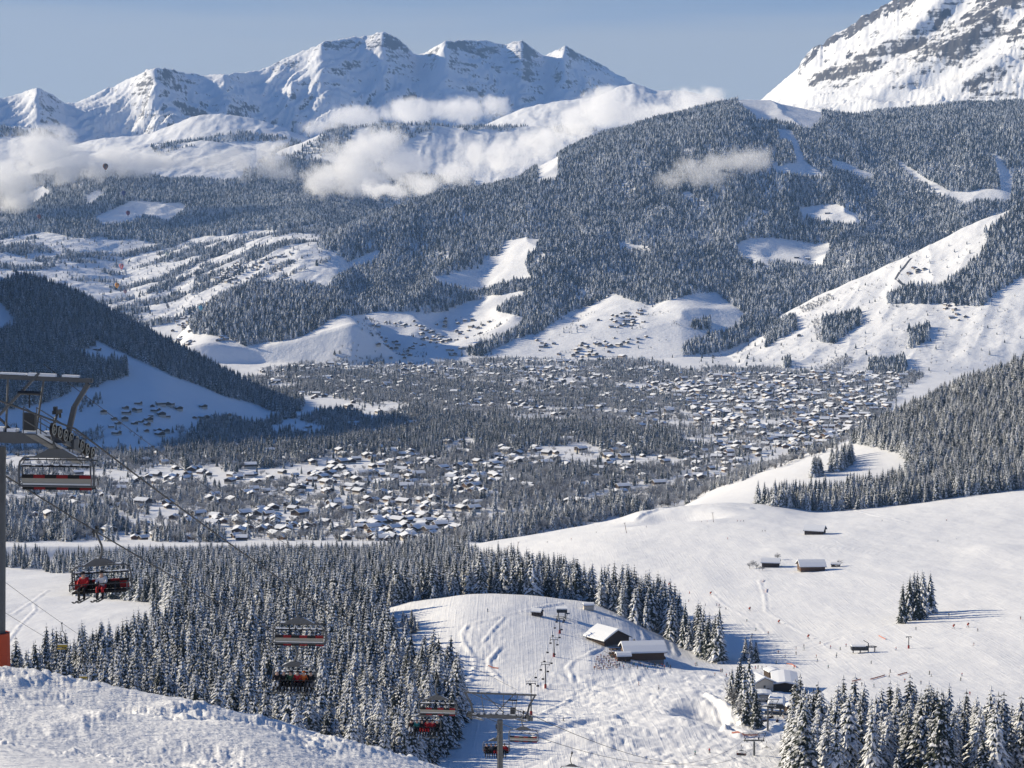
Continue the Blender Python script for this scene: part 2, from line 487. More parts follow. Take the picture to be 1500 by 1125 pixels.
LAY['peak'] = Loft([
    (11000, [(-900, 700), (1000, 300), (1060, 215), (1120, 178), (1500, 182), (1900, 185)]),
    (11700, [(p, 190 + (q - 190) * 0.40) for p, q in PEAK]),
    (12900, [(p, q) for p, q in PEAKJ]),
], back=0.9, rnd=20, sm=3, sm_last=1.0, noise=n_alp2)
for L in (LAY['peak'],):
    # the face turns its left side to the viewer: its right end stands nearer
    Y0 = L.Y.copy()
    L.Y = L.Y - (np.clip(S_F - 0.12, 0, .3) * 9000)[None, :] * np.array([.5, .75, 1.0])[:, None]
    L.Z = L.Z * L.Y / Y0

# local shapes on the ski hill: (px, py, radius across, radius along, height)
BUMPS = [(1040, 1046, 12, 34, -5.5), (1000, 1062, 14, 16, 1.8), (930, 1075, 30, 10, 1.6), (860, 1085, 22, 12, 1.6),
         (990, 757, 44, 62, -8.0), (938, 757, 12, 60, 2.6), (1145, 808, 26, 30, 2.2), (1455, 805, 24, 30, 2.4), (905, 905, 40, 30, 1.0)]

TRACKS = [([(822, 885), (770, 895), (720, 908), (685, 918), (676, 930), (680, 945), (693, 960), (697, 975), (692, 990), (687, 1000)], 2.2, 1.3),
          ([(738, 905), (718, 928), (708, 942)], 1.8, .9), ([(732, 950), (717, 968), (716, 980), (730, 992), (740, 1002)], 2.0, 1.2),
          ([(882, 950), (858, 960), (840, 968), (832, 980), (838, 990), (839, 1000)], 2.0, 1.2), ([(932, 997), (880, 1010), (840, 1022), (790, 1047)], 2.4, 1.5),
          ([(905, 990), (850, 1000), (800, 1008)], 2.0, .9), ([(905, 903), (950, 916), (985, 942), (991, 962)], 2.2, 1.0), ([(873, 905), (905, 908), (940, 925), (945, 938)], 2.0, .9),
          ([(1112, 850), (1120, 875), (1122, 897), (1150, 912), (1195, 935)], 2.2, .6), ([(1040, 868), (1075, 895), (1110, 915), (1125, 932)], 2.0, .5), ([(1340, 905), (1290, 920), (1230, 935), (1190, 950)], 2.4, .9), ([(1195, 935), (1160, 948), (1120, 955), (1060, 950)], 2.2, .6), ([(1250, 860), (1200, 872), (1150, 890)], 2.0, .35), ([(1330, 800), (1260, 806), (1180, 800), (1120, 790)], 2.4, .5), ([(1500, 985), (1400, 1000), (1290, 1010)], 2.2, .5),
          ([(1035, 1018), (1055, 1028), (1068, 1043), (1070, 1055), (1062, 1070)], 1.9, 1.75), ([(1062, 1070), (1085, 1078), (1115, 1076), (1150, 1062)], 2.2, 1.7),
          ([(780, 1085), (830, 1062), (860, 1055), (900, 1050)], 3.0, 1.8), ([(1240, 740), (1290, 757), (1330, 766)], 3, .9), ([(1170, 800), (1240, 806), (1300, 812)], 2.5, .6),
          ([(20, 900), (50, 880), (70, 865)], 2.5, .7), ([(8, 945), (30, 915), (52, 893), (50, 885)], 2.0, .8), ([(1195, 1010), (1205, 1025), (1215, 1035)], 2, 1.0),
          ([(930, 762), (960, 747), (1040, 740), (1100, 745)], 4, 2.2), ([(640, 835), (600, 840), (580, 842)], 2, .2)]
BANDS = {}
def gauss_rows(m):
    for ax in (0, 1):
        c = np.cumsum(np.pad(m, [(9, 8) if a == ax else (0, 0) for a in (0, 1)], mode='edge'), axis=ax)
        n = m.shape[ax]
        hi_ = np.take(c, np.arange(16, 16 + n), axis=ax); lo_ = np.take(c, np.arange(0, n), axis=ax)
        m = (hi_ - lo_) / 16
    return np.clip((m - .5) * 2, 0, 1)

def make_band(name, y0, y1, n, layers, extra=None, mid=None):
    if mid is None:
        rows = np.exp(np.linspace(math.log(y0), math.log(y1), n))
    else:
        rows = np.concatenate([np.exp(np.linspace(math.log(y0), math.log(mid[0]), mid[1]))[:-1], np.exp(np.linspace(math.log(mid[0]), math.log(y1), n))])
    Z = None; who = None
    for i, k in enumerate(layers):
        z = LAY[k].eval(rows, Z)
        if Z is None: Z = z; who = np.zeros(z.shape, dtype=np.int8)
        else:
            m = z > Z
            Z = np.where(m, z, Z); who[m] = i
    if extra == 'peak':
        global LAYZ, MT, who_is
        MT = layers; LAYZ = {'peak': LAY['peak'].eval(rows)}
        who_is = lambda k: gauss_rows((who == layers.index(k)).astype(float))
        Z = peak_ribs(rows, Z)
    elif extra is not None:
        Z = extra(rows, Z)
    BANDS[name] = dict(rows=rows, lr=np.log(rows), Z=Z, who=who, layers=layers)

def extra_fore(rows, Z):
    r = rows[:, None]; X = r * S_F[None, :]; Y = np.broadcast_to(r, X.shape)
    wx = X + 0.8 * pnoise(X / 2.2, Y / 2.2, 201); wy = Y + 0.8 * pnoise(X / 2.2, Y / 2.2, 203)
    lump = np.abs(fbm(wx / .95, wy / 2.0, 4, 205, .55)) * 1.0
    chunks = np.clip(fbm(X / .42, Y / .6, 3, 207, .6) * 1.6 - .05, 0, 1)
    smooth = sstep(38, 47, Y + 2.2 * (X + 14) * -.35 + 3 * pnoise(X / 9, Y / 9, 209))
    amp = (0.12 + 0.88 * smooth) * (.35 + .95 * sstep(-.25, .3, fbm(X / 4.5, Y / 9, 3, 221)))
    return Z + amp * (0.25 * lump + 0.05 * chunks + 0.38 * fbm(X / 5, Y / 9, 2, 211)) + .5 * pnoise(X / 16, Y / 12, 213)

def extra_near(rows, Z):
    r = rows[:, None]; X = r * S_F[None, :]; Y = np.broadcast_to(r, X.shape)
    for px, py, ra, rl, h in BUMPS:
        s, e = px_dir(px, py)
        j = np.argmin(abs(S_F - s))
        E = Z[:, j] / rows
        idx = np.nonzero((E >= e) & (rows > 500))[0]
        i = idx[0] if len(idx) else len(rows) - 1
        d2 = ((X - s * rows[i]) / ra) ** 2 + ((Y - rows[i]) / rl) ** 2
        Z = Z + h * np.exp(-d2 * d2 if h < 0 else -d2)
    # moguls and ploughed snow on the lower runs
    px, py = to_px(X, Y, Z)
    m = sstep(960, 1010, py + 14 * pnoise(X / 40, Y / 40, 231)) * sstep(640, 900, px) * sstep(1180, 1110, px)
    wx = X + 5 * pnoise(X / 17, Y / 17, 233)
    Z = Z + m * (1.5 * np.abs(fbm(wx / 9, Y / 16, 3, 235)) + .7 * fbm(X / 28, Y / 20, 3, 236))
    Z = Z + (.10 * np.abs(fbm(X / 16 + .3 * Y / 16, Y / 60, 4, 238, .6)) + .22 * np.abs(fbm(X / 40, Y / 13, 3, 239, .6))) * sstep(500, 600, Y)
    m2 = sstep(905, 925, py) * sstep(990, 960, py) * sstep(660, 690, px) * sstep(760, 720, px)
    Z = Z + m2 * 0.9 * np.abs(fbm(X / 7, Y / 10, 3, 237))
    def place(q, r0=500):
        s, e = px_dir(*q)
        j = int(np.argmin(abs(S_F - s)))
        idx = np.nonzero((Z[:, j] / rows >= e) & (rows > r0))[0]
        i = idx[0] if len(idx) else len(rows) - 1
        return np.array([s * rows[i], rows[i]])
    # ploughed banks and tracks: (points in the photo, width m, height)
    for pts, w, h in TRACKS:
        P = [place(q) for q in pts]
        lo = np.min(P, axis=0) - 5 * w; hi = np.max(P, axis=0) + 5 * w
        i0, i1 = np.searchsorted(rows, [lo[1], hi[1]]); i1 = min(i1 + 1, len(rows))
        sub = (slice(max(i0 - 1, 0), i1), slice(None))
        x, y = X[sub], Y[sub]
        d = np.full(x.shape, 1e9)
        for a, b in zip(P[:-1], P[1:]):
            ab = b - a; t = np.clip(((x - a[0]) * ab[0] + (y - a[1]) * ab[1]) / (ab @ ab + 1e-9), 0, 1)
            d = np.minimum(d, np.hypot(x - a[0] - t * ab[0], y - a[1] - t * ab[1]))
        d = np.abs(d + .7 * pnoise(x / 7, y / 9, 240))
        kk = .45 + .55 * np.clip(.5 + 1.4 * pnoise(x / 11, y / 11, 242), 0, 1)
        big = h > 1.6
        wv = .8 * w if big else .5 * w
        Z[sub] = Z[sub] + (.75 * h if big else .40 * h) * kk * (np.exp(-(d / wv) ** 2) - .45 * np.exp(-((d - 1.9 * wv) / wv) ** 2))
    return Z

def peak_ribs(rows, Z):
    # the big diagonal spurs of the right-hand peak: gentle to the left, steep to the right
    b = [i for i, k in enumerate(MT) if k == 'peak'][0]
    r = rows[:, None]; X = r * S_F[None, :]; Y = np.broadcast_to(r, X.shape)
    for pts, A, wl_, wr in ((((1150, 128), (1210, 117), (1280, 100), (1340, 68), (1390, 22), (1430, -30)), 115, 330, 75), (((1225, 168), (1290, 145), (1360, 108), (1430, 62), (1500, 0), (1560, -60)), 80, 260, 80), (((1330, 168), (1400, 140), (1460, 108), (1530, 60)), 70, 220, 70)):
        P = []
        for q in pts:
            s, e = px_dir(*q); j = int(np.argmin(abs(S_F - s)))
            col = LAYZ['peak'][:, j] / rows
            i = np.nonzero(col >= e)[0]; i = i[0] if len(i) else len(rows) - 1
            P.append(np.array([s * rows[i], rows[i]]))
        best = np.full(X.shape, 1e9); sg = np.zeros(X.shape); fade = np.zeros(X.shape); n_ = len(P) - 1; ii = -1
        wx = X + 45 * fbm(X / 160, Y / 160, 3, 81); wy = Y + 45 * fbm(X / 160, Y / 160, 3, 82)
        for a, c in zip(P[:-1], P[1:]):
            ii += 1
            ab = c - a; t = np.clip(((wx - a[0]) * ab[0] + (wy - a[1]) * ab[1]) / (ab @ ab), 0, 1)
            dx, dy = wx - a[0] - t * ab[0], wy - a[1] - t * ab[1]
            d = np.hypot(dx, dy); side = np.sign(dx * ab[1] - dy * ab[0])
            m = d < best; best = np.where(m, d, best); sg = np.where(m, side, sg); fade = np.where(m, np.clip((ii + t) / 1.6, 0, 1), fade)
        Z = Z + A * fade * np.where(sg < 0, np.exp(-(best / wl_) ** 2), np.exp(-(best / wr) ** 2)) * (who_is('peak'))
    return Z

make_band('fore', 10, 130, 300, ['fore', 'near'], extra_fore)
make_band('near', 130, 2150, 470, ['near', 'fore', 'rhill', 'plain'], extra_near, mid=(540, 50))
make_band('valley', 2150, 5300, 360, ['plain', 'near', 'rhill', 'lhill', 'rslope', 'mound'])
make_band('hills', 5300, 10300, 460, ['plain', 'lhill', 'mound', 'rslope', 'bighill', 'terrace', 'peak'])
make_band('mountains', 10300, 22500, 460, ['plain', 'bighill', 'terrace', 'plateau', 'darkhill', 'pyramid', 'snowhill', 'range', 'peak'], 'peak')
ORDER = ['fore', 'near', 'valley', 'hills', 'mountains']
# stitch the rows where two bands meet
for a, b in zip(ORDER[:-1], ORDER[1:]):
    m = np.maximum(BANDS[a]['Z'][-1], BANDS[b]['Z'][0])
    if a == 'fore': m = BANDS[a]['Z'][-1]
    BANDS[a]['Z'][-1] = m; BANDS[b]['Z'][0] = m

def band_of(y):
    for k in ORDER:
        if y <= BANDS[k]['rows'][-1]: return k
    return ORDER[-1]

def ground(x, y):
    """terrain height under arrays of points"""
    x = np.atleast_1d(np.asarray(x, dtype=np.float64)); y = np.atleast_1d(np.asarray(y, dtype=np.float64))
    out = np.zeros_like(x)
    s = x / y
    ci = np.clip(np.interp(s, S_F, np.arange(NS)), 0, NS - 1.001)
    c0 = ci.astype(int); fc = ci - c0
    lo = 0
    for k in ORDER:
        b = BANDS[k]
        hi = b['rows'][-1]
        m = (y > lo) & (y <= hi) if k != ORDER[-1] else (y > lo)
        lo = hi
        if not m.any(): continue
        ri = np.clip(np.interp(y[m], b['rows'], np.arange(len(b['rows']))), 0, len(b['rows']) - 1.001)
        r0 = ri.astype(int); fr = ri - r0
        Z = b['Z']; cc = c0[m]; f = fc[m]
        out[m] = (Z[r0, cc] * (1 - f) + Z[r0, cc + 1] * f) * (1 - fr) + (Z[r0 + 1, cc] * (1 - f) + Z[r0 + 1, cc + 1] * f) * fr
    return out

ROWS_ALL = np.concatenate([BANDS[k]['rows'] for k in ORDER])
E_ALL = np.concatenate([BANDS[k]['Z'] / BANDS[k]['rows'][:, None] for k in ORDER], axis=0)
CUM_ALL = np.maximum.accumulate(E_ALL, axis=0)

def at(px, py, ymin=130.0):
    """first terrain point seen through a photo pixel"""
    s, e = px_dir(px, py)
    s = float(s); e = float(e)
    j = np.interp(s, S_F, np.arange(NS)); j0 = int(j); f = j - j0
    col = E_ALL[:, j0] * (1 - f) + E_ALL[:, min(j0 + 1, NS - 1)] * f
    i = np.nonzero((col >= e) & (ROWS_ALL > ymin))[0]
    if not len(i): i = [len(col) - 1]
    y = ROWS_ALL[i[0]]
    if i[0] > 0 and col[i[0] - 1] < e:
        e0, e1 = col[i[0] - 1], col[i[0]]
        y = ROWS_ALL[i[0] - 1] + (y - ROWS_ALL[i[0] - 1]) * (e - e0) / max(e1 - e0, 1e-9)
    return Vector((s * y, y, float(ground(s * y, y)[0])))

def seen(x, y, z):
    """is a point (array) above everything nearer on the terrain"""
    s = x / y
    j = np.clip(np.round(np.interp(s, S_F, np.arange(NS))).astype(int), 0, NS - 1)
    i = np.clip(np.searchsorted(ROWS_ALL, y * 0.999) - 2, 0, len(ROWS_ALL) - 1)
    return z / y > CUM_ALL[i, j]

def layer_at(x, y):
    """name of the ridge that forms the ground under each point"""
    out = np.full(x.shape, '', dtype=object)
    c = np.clip(np.round(np.interp(x / y, S_F, np.arange(NS))).astype(int), 0, NS - 1)
    lo = 0
    for k in ORDER:
        b = BANDS[k]; hi = b['rows'][-1]
        m = (y > lo) & (y <= hi); lo = hi
        if m.any():
            r = np.clip(np.round(np.interp(y[m], b['rows'], np.arange(len(b['rows'])))).astype(int), 0, len(b['rows']) - 1)
            out[m] = np.array(b['layers'], dtype=object)[b['who'][r, c[m]]]
    return out
# ------------------------------------------------------------------ materials
def nt(name):
    m = bpy.data.materials.new(name); m.use_nodes = True
    t = m.node_tree; t.nodes.clear()
    out = t.nodes.new('ShaderNodeOutputMaterial')
    return m, t, out

class NB:
    def __init__(self, t): self.t = t
    def n(self, typ, **kw):
        x = self.t.nodes.new(typ)
        for k, v in kw.items(): setattr(x, k, v)
        return x
    def l(self, a, b): self.t.links.new(a, b)
    def math(self, op, a, b=None, clamp=False):
        x = self.n('ShaderNodeMath', operation=op); x.use_clamp = clamp
        for i, v in enumerate((a, b)):
            if v is None: continue
            if isinstance(v, (int, float)): x.inputs[i].default_value = v
            else: self.l(v, x.inputs[i])
        return x.outputs[0]
    def noise(self, vec, scale, detail=4, rough=.5, dist=0.0):
        x = self.n('ShaderNodeTexNoise')
        x.inputs['Scale'].default_value = scale; x.inputs['Detail'].default_value = detail
        x.inputs['Roughness'].default_value = rough; x.inputs['Distortion'].default_value = dist
        if vec is not None: self.l(vec, x.inputs['Vector'])
        return x.outputs['Fac']
    def ramp(self, fac, a, b, lo=0.0, hi=1.0):
        x = self.n('ShaderNodeMapRange'); x.interpolation_type = 'SMOOTHSTEP'
        x.inputs['From Min'].default_value = a; x.inputs['From Max'].default_value = b
        x.inputs['To Min'].default_value = lo; x.inputs['To Max'].default_value = hi
        self.l(fac, x.inputs['Value'])
        return x.outputs[0]
    def mix(self, fac, a, b):
        x = self.n('ShaderNodeMix', data_type='RGBA')
        for i, v in ((0, fac), (6, a), (7, b)):
            if isinstance(v, (int, float)): x.inputs[i].default_value = v
            elif isinstance(v, tuple): x.inputs[i].default_value = (*v, 1) if len(v) == 3 else v
            else: self.l(v, x.inputs[i])
        return x.outputs[2]
    def mapping(self, vec, scale=(1, 1, 1), rot=(0, 0, 0)):
        x = self.n('ShaderNodeMapping')
        x.inputs['Scale'].default_value = scale; x.inputs['Rotation'].default_value = rot
        self.l(vec, x.inputs['Vector'])
        return x.outputs[0]
    def bsdf(self, out, color, rough=.6, metal=0.0, spec=.3, normal=None):
        p = self.n('ShaderNodeBsdfPrincipled')
        for k, v in (('Base Color', color), ('Roughness', rough), ('Metallic', metal), ('Specular IOR Level', spec)):
            if isinstance(v, (int, float)): p.inputs[k].default_value = v
            elif isinstance(v, tuple): p.inputs[k].default_value = (*v, 1)
            else: self.l(v, p.inputs[k])
        if normal is not None: self.l(normal, p.inputs['Normal'])
        self.l(p.outputs[0], out.inputs['Surface'])
        return p
    def bump(self, h, strength=1.0, dist=1.0, normal=None):
        b = self.n('ShaderNodeBump'); b.inputs['Strength'].default_value = strength; b.inputs['Distance'].default_value = dist
        self.l(h, b.inputs['Height'])
        if normal is not None: self.l(normal, b.inputs['Normal'])
        return b.outputs[0]

SNOW = (0.86, 0.865, 0.875)
def simple(name, color, rough=.6, metal=0.0, spec=.3, var=.25, scale=6.0):
    m, t, out = nt(name); b = NB(t)
    tc = b.n('ShaderNodeTexCoord').outputs['Object']
    f = b.noise(tc, scale, 4, .6)
    lo = tuple(c * (1 - var) for c in color); hi = tuple(min(1, c * (1 + var)) for c in color)
    b.bsdf(out, b.mix(f, lo, hi), rough, metal, spec)
    return m

def snow_ground(name, scales, strength, rock=False, tint=SNOW, tracks=False):
    m, t, out = nt(name); b = NB(t)
    pos = b.n('ShaderNodeNewGeometry').outputs['Position']
    h = None
    for sc, amp, det in scales:
        v = b.math('MULTIPLY', b.noise(pos, sc, det, .55), amp)
        h = v if h is None else b.math('ADD', h, v)
    if tracks:      # fine crossing ski tracks
        for rot, sx, sy in ((.5, .9, .022), (-.35, .8, .018), (1.2, .7, .02), (.05, 1.1, .016)):
            mp = b.mapping(pos, (sx, sy, 0.0), (0, 0, rot))
            v = b.ramp(b.noise(mp, 1.0, 2, .5, .4), .52, .68)
            h = b.math('ADD', h, b.math('MULTIPLY', v, .05))
    nrm = b.bump(h, strength, 1.0)
    col = tint
    f = b.noise(pos, scales[0][0] * .6, 3, .5)
    col = b.mix(f, tuple(c * .96 for c in tint), tuple(min(1, c * 1.03) for c in tint))
    rough = .65
    if rock:
        geo = b.n('ShaderNodeNewGeometry')
        sep = b.n('ShaderNodeSeparateXYZ'); b.l(geo.outputs['Normal'], sep.inputs[0])
        big = b.noise(pos, .0035, 5, .6)
        strat = b.mapping(pos, (.0022, .0022, .022), (.0, math.radians(-17), 0))
        band = b.noise(strat, 1.0, 5, .62, .6)
        fine = b.noise(pos, .03, 4, .65)
        k = b.math('ADD', b.math('MULTIPLY', sep.outputs['Z'], 1.0), b.math('MULTIPLY', b.math('SUBTRACT', band, .5), -1.2))
        k = b.math('ADD', k, b.math('MULTIPLY', b.math('SUBTRACT', fine, .5), -1.0))
        k = b.math('ADD', k, b.math('MULTIPLY', b.math('SUBTRACT', big, .5), -.35))
        at_ = b.n('ShaderNodeAttribute'); at_.attribute_name = 'rock'
        rk = b.ramp(b.math('SUBTRACT', k, b.math('MULTIPLY', at_.outputs['Fac'], .44)), rock[1], rock[0])
        rc = b.mix(b.noise(pos, .012, 5, .7), (.030, .030, .034), (.13, .122, .118))
        col = b.mix(rk, col, rc)
    b.bsdf(out, col, rough, 0, .15, nrm)
    return m

def inpoly(px, py, poly):
    inside = np.zeros(px.shape, bool)
    n = len(poly)
    for i in range(n):
        x1, y1 = poly[i]; x2, y2 = poly[(i + 1) % n]
        if y1 == y2: continue
        c = (py < y1) != (py < y2)
        inside ^= c & (px < (x2 - x1) * (py - y1) / (y2 - y1) + x1)
    return inside

M = {}
M['snow_fore'] = snow_ground('snow_ploughed', [(2.2, .16, 6), (9.0, .035, 5)], 0.9)
M['snow_near'] = snow_ground('snow_piste', [(.10, 1.0, 5), (.6, .14, 5)], .6, tracks=True)
M['snow_valley'] = snow_ground('snow_valley', [(.03, 3.0, 5), (.2, .5, 4)], .55)
M['snow_hills'] = snow_ground('snow_hills', [(.012, 8.0, 6), (.06, 2.0, 4)], .65)
M['snow_alps'] = snow_ground('snow_and_rock', [(.008, 16.0, 7)], .8, rock=(.40, .62))

def terrain_object(name, band, mat):
    b = BANDS[band]; rows = b['rows']; Z = b['Z']
    nr = len(rows)
    X = rows[:, None] * S_F[None, :]
    V = np.stack([X, np.broadcast_to(rows[:, None], X.shape), Z], axis=-1).reshape(-1, 3)
    i = np.arange(nr - 1)[:, None] * NS + np.arange(NS - 1)[None, :]
    Fq = np.stack([i, i + 1, i + 1 + NS, i + NS], axis=-1).reshape(-1)
    me = mesh_from(name, V, Fq, 4, [mat], smooth=True)
    return tag(link(bpy.data.objects.new(name, me)), kind='structure')
terrain_object('snow_slope', 'fore', M['snow_fore'])
terrain_object('ski_slope', 'near', M['snow_near'])
terrain_object('valley_floor', 'valley', M['snow_valley'])
terrain_object('hills', 'hills', M['snow_hills'])
mo = terrain_object('mountains', 'mountains', M['snow_alps'])
# bare cliffs and outcrops of the peaks (outlines seen in the photo, laid on the slopes they belong to)
def rock_mask(o, band, polys, warp=9):
    b = BANDS[band]; rows = b['rows'][:, None]; X = rows * S_F[None, :]; Y = np.broadcast_to(rows, X.shape)
    px, py = to_px(X, Y, b['Z'])
    qx = px + warp * 1.8 * fbm(X / 90, Y / 260, 4, 301, .65); qy = py + warp * 1.3 * fbm(X / 90, Y / 260, 4, 302, .65)
    k = np.where(b['who'] == b['layers'].index('peak'), -1.0, 0.0)
    for p, lay, v in polys:
        m = (b['who'] == b['layers'].index(lay)) if lay in b['layers'] else np.ones(px.shape, bool)
        x0, y0 = min(q[0] for q in p) - 12, min(q[1] for q in p) - 12
        x1, y1 = max(q[0] for q in p) + 12, max(q[1] for q in p) + 12
        m &= (px > x0) & (px < x1) & (py > y0) & (py < y1)
        if m.any():
            ins = inpoly(qx[m], qy[m], p)
            k[m] = np.maximum(k[m], ins * v)
    a = o.data.attributes.new('rock', 'FLOAT', 'POINT')
    a.data.foreach_set('value', k.astype(np.float32).ravel())
rock_mask(mo, 'mountains', [
    ([(1172, 98), (1182, 84), (1200, 60), (1232, 44), (1268, 18), (1340, -18), (1345, 0), (1310, 14), (1285, 30), (1262, 44), (1225, 62), (1200, 72), (1186, 90)], 'peak', 1.0),
    ([(1495, 0), (1460, 20), (1425, 55), (1395, 70), (1345, 95), (1300, 85), (1345, 55), (1375, 25), (1395, 15), (1380, 40), (1410, 30), (1440, -8), (1520, -20)], 'peak', .58),
    ([(1345, 95), (1310, 95), (1270, 105), (1195, 120), (1200, 113), (1240, 108), (1290, 90)], 'peak', .5), ([(1238, 82), (1250, 75), (1252, 80), (1240, 86)], 'peak', .9),
    ([(1420, 130), (1445, 112), (1475, 105), (1480, 112), (1450, 125), (1425, 138)], 'peak', .5), ([(1470, 60), (1500, 25), (1500, 50), (1480, 75)], 'peak', .6),
    ([(465, 62), (500, 50), (560, 42), (582, 52), (605, 74), (570, 70), (530, 72), (490, 72)], 'range', .55), ([(645, 60), (715, 55), (765, 56), (790, 80), (760, 95), (720, 85), (680, 75)], 'range', .6),
    ([(812, 72), (828, 62), (890, 97), (900, 110), (860, 92)], 'range', .5), ([(400, 98), (430, 80), (440, 100), (400, 115)], 'range', .5), ([(235, 95), (300, 108), (330, 105), (325, 125), (270, 125)], 'range', .35), ([(700, 90), (800, 110), (880, 125), (860, 135), (760, 115)], 'range', .45),
    ([(205, 275), (240, 255), (300, 250), (335, 255), (330, 262), (250, 268), (235, 272)], 'terrace', .8), ([(40, 262), (60, 250), (62, 285), (35, 290)], 'terrace', .6),
    ([(560, 205), (640, 190), (640, 200), (570, 215)], 'plateau', .4)])
# ------------------------------------------------------------------ chalets
M['wood_dark'] = simple('dark_timber', (.052, .034, .024), .8, var=.45, scale=1.2)
M['wood_warm'] = simple('brown_timber', (.12, .066, .038), .8, var=.4, scale=1.2)
M['plaster'] = simple('pale_plaster', (.50, .46, .40), .85, var=.1, scale=.8)
M['roofwood'] = simple('roof_boards', (.040, .030, .025), .8, var=.3, scale=2)
M['roofsnow'] = simple('snow_on_roof', (.84, .86, .89), .6, var=.03, scale=.5)
M['glass'] = simple('window_glass', (.03, .04, .05), .15, spec=.6, var=.2)
M['stone'] = simple('stone_wall', (.20, .19, .18), .9, var=.3, scale=1.5)

def gable(L, Wd, hw, pitch, over=1.3, snow=.55, rt=.22, plaster=.45):
    """L along y (ridge), Wd along x; returns wall / roof / snow MB builders"""
    hr = Wd / 2 * math.tan(pitch)
    w = MB()
    hp = hw * plaster
    w.box((0, 0, hp / 2 - .75), (Wd, L, hp + 1.5), mi=1)
    w.box((0, 0, (hp + hw) / 2), (Wd + .16, L + .16, hw - hp), mi=0)
    w.prism([(-Wd / 2, hw), (Wd / 2, hw), (0, hw + hr)], -L / 2 - .06, L / 2 + .06, 0)
    # balcony along both gables
    if hw > 4.5:
        for s in (-1, 1): w.box((0, s * (L / 2 + .55), hp + .55), (Wd * .92, .9, .9), mi=0)
    r = MB(); sn = MB()
    ex = Wd / 2 + over; ez = hw - over * math.tan(pitch)
    ly = L / 2 + over
    for s in (-1, 1):
        r.prism([(0, hw + hr + .01), (s * ex, ez + .01), (s * ex, ez + rt), (0, hw + hr + rt)], -ly, ly)
    g = .08
    top = hw + hr + rt + .004
    sn.prism([(-ex + g, ez + rt + .004), (0, top), (ex - g, ez + rt + .004), (ex - g - .12, ez + rt + snow * .85), (ex * .45, hw + hr + rt - ex * .45 * math.tan(pitch) + snow * 1.05), (0, top + snow * .86), (-ex * .45, hw + hr + rt - ex * .45 * math.tan(pitch) + snow * 1.05), (-ex + g + .12, ez + rt + snow * .85)], -ly + g, ly - g)
    return w, r, sn, hr

H_TYPES = []
for L, Wd, hw, pit, wm, pl in ((15, 13, 6.2, 24, 'wood_dark', .42), (12, 11, 5.2, 25, 'wood_warm', .35), (18, 14, 7.6, 22, 'wood_dark', .5), (10, 9, 4.2, 26, 'wood_dark', .2), (22, 13, 9.0, 22, 'wood_warm', .55)):
    w, r, sn, hr = gable(L, Wd, hw, math.radians(pit), plaster=pl)
    ch = MB(); ch.box((Wd * .2, L * .15, hw + hr * .9), (.9, .9, 2.6), mi=0); ch.box((Wd * .2, L * .15, hw + hr * .9 + 1.5), (1.1, 1.1, .35), mi=1)
    H_TYPES.append((w.mesh('wall', [M[wm], M['plaster']]), r.mesh('roof', M['roofwood']), sn.mesh('roof_snow', M['roofsnow']), ch.mesh('chimney', [M['stone'], M['roofsnow']])))
HSRC = bpy.data.collections.new('house_sources')
for i, (a, b_, c, d) in enumerate(H_TYPES):
    bm = bmesh.new(); mats = []
    me = bpy.data.meshes.new('chalet')
    for q in (a, b_, c):
        n0 = len(bm.faces)
        bm.from_mesh(q)
        bm.faces.ensure_lookup_table()
        base = len(mats); mats += list(q.materials)
        for f in bm.faces[n0:]: f.material_index += base
    bm.to_mesh(me); bm.free()
    for m_ in mats: me.materials.append(m_)
    HSRC.objects.link(bpy.data.objects.new('a%02d_chalet' % i, me))

OCC = set()
def occupy(x, y, r, c=5.0):
    for ix in range(int((x - r) // c), int((x + r) // c) + 1):
        for iy in range(int((y - r) // c), int((y + r) // c) + 1): OCC.add((ix, iy))
def free(X, Y, c=5.0):
    return np.array([(int(a // c), int(b_ // c)) not in OCC for a, b_ in zip(X, Y)], dtype=bool) if len(X) else np.zeros(0, bool)

HOUSES = []
def settle(y0, y1, d, polys, dens, seed, axis=.3, area='village', types=(0, 1, 2, 3), clump=None):
    rng = np.random.default_rng(seed)
    ys = np.arange(y0, y1, d); xs = np.arange(-.30 * y1, .30 * y1, d)
    X, Y = np.meshgrid(xs, ys)
    X = (X + rng.uniform(-.46, .46, X.shape) * d).ravel(); Y = (Y + rng.uniform(-.34, .34, Y.shape) * d).ravel()
    X = X + (np.floor(Y / d) % 2) * d * .5
    Z = ground(X, Y); px, py = to_px(X, Y, Z)
    m = np.zeros(px.shape, bool)
    for p in polys: m |= inpoly(px, py, p)
    m &= (Y > y0) & (Y < y1) & (rng.random(px.shape) < dens)
    if clump is not None: m &= fbm(X / clump[0], Y / clump[0], 2, seed) > clump[1]
    m &= seen(X, Y, Z + 7)
    for x, y, z in zip(X[m], Y[m], Z[m]):
        k = int(rng.choice(types))
        a = axis + rng.normal(0, .35) + (math.pi / 2 if rng.random() < .28 else 0)
        HOUSES.append((x, y, z, a, rng.uniform(.68, 1.0), k, area))
        occupy(x, y, 11)
settle(2150, 3000, 21, [[(235, 775), (300, 750), (420, 722), (470, 692), (560, 694), (640, 702), (700, 692), (722, 738), (700, 772), (640, 785), (560, 800), (480, 802), (400, 808), (300, 806), (240, 806)]], .52, 1, axis=.55, area='near', clump=(130, -.12))
settle(2150, 2500, 20, [[(540, 760), (650, 755), (660, 785), (600, 795), (540, 795)]], .8, 2, axis=.55, area='near')
settle(2700, 3600, 24, [[(440, 668), (520, 655), (640, 660), (640, 690), (520, 700), (440, 700)], [(640, 685), (760, 655), (900, 652), (965, 668), (900, 702), (760, 722), (650, 722)]], .45, 3, axis=.5, area='mid', clump=(150, -.1))
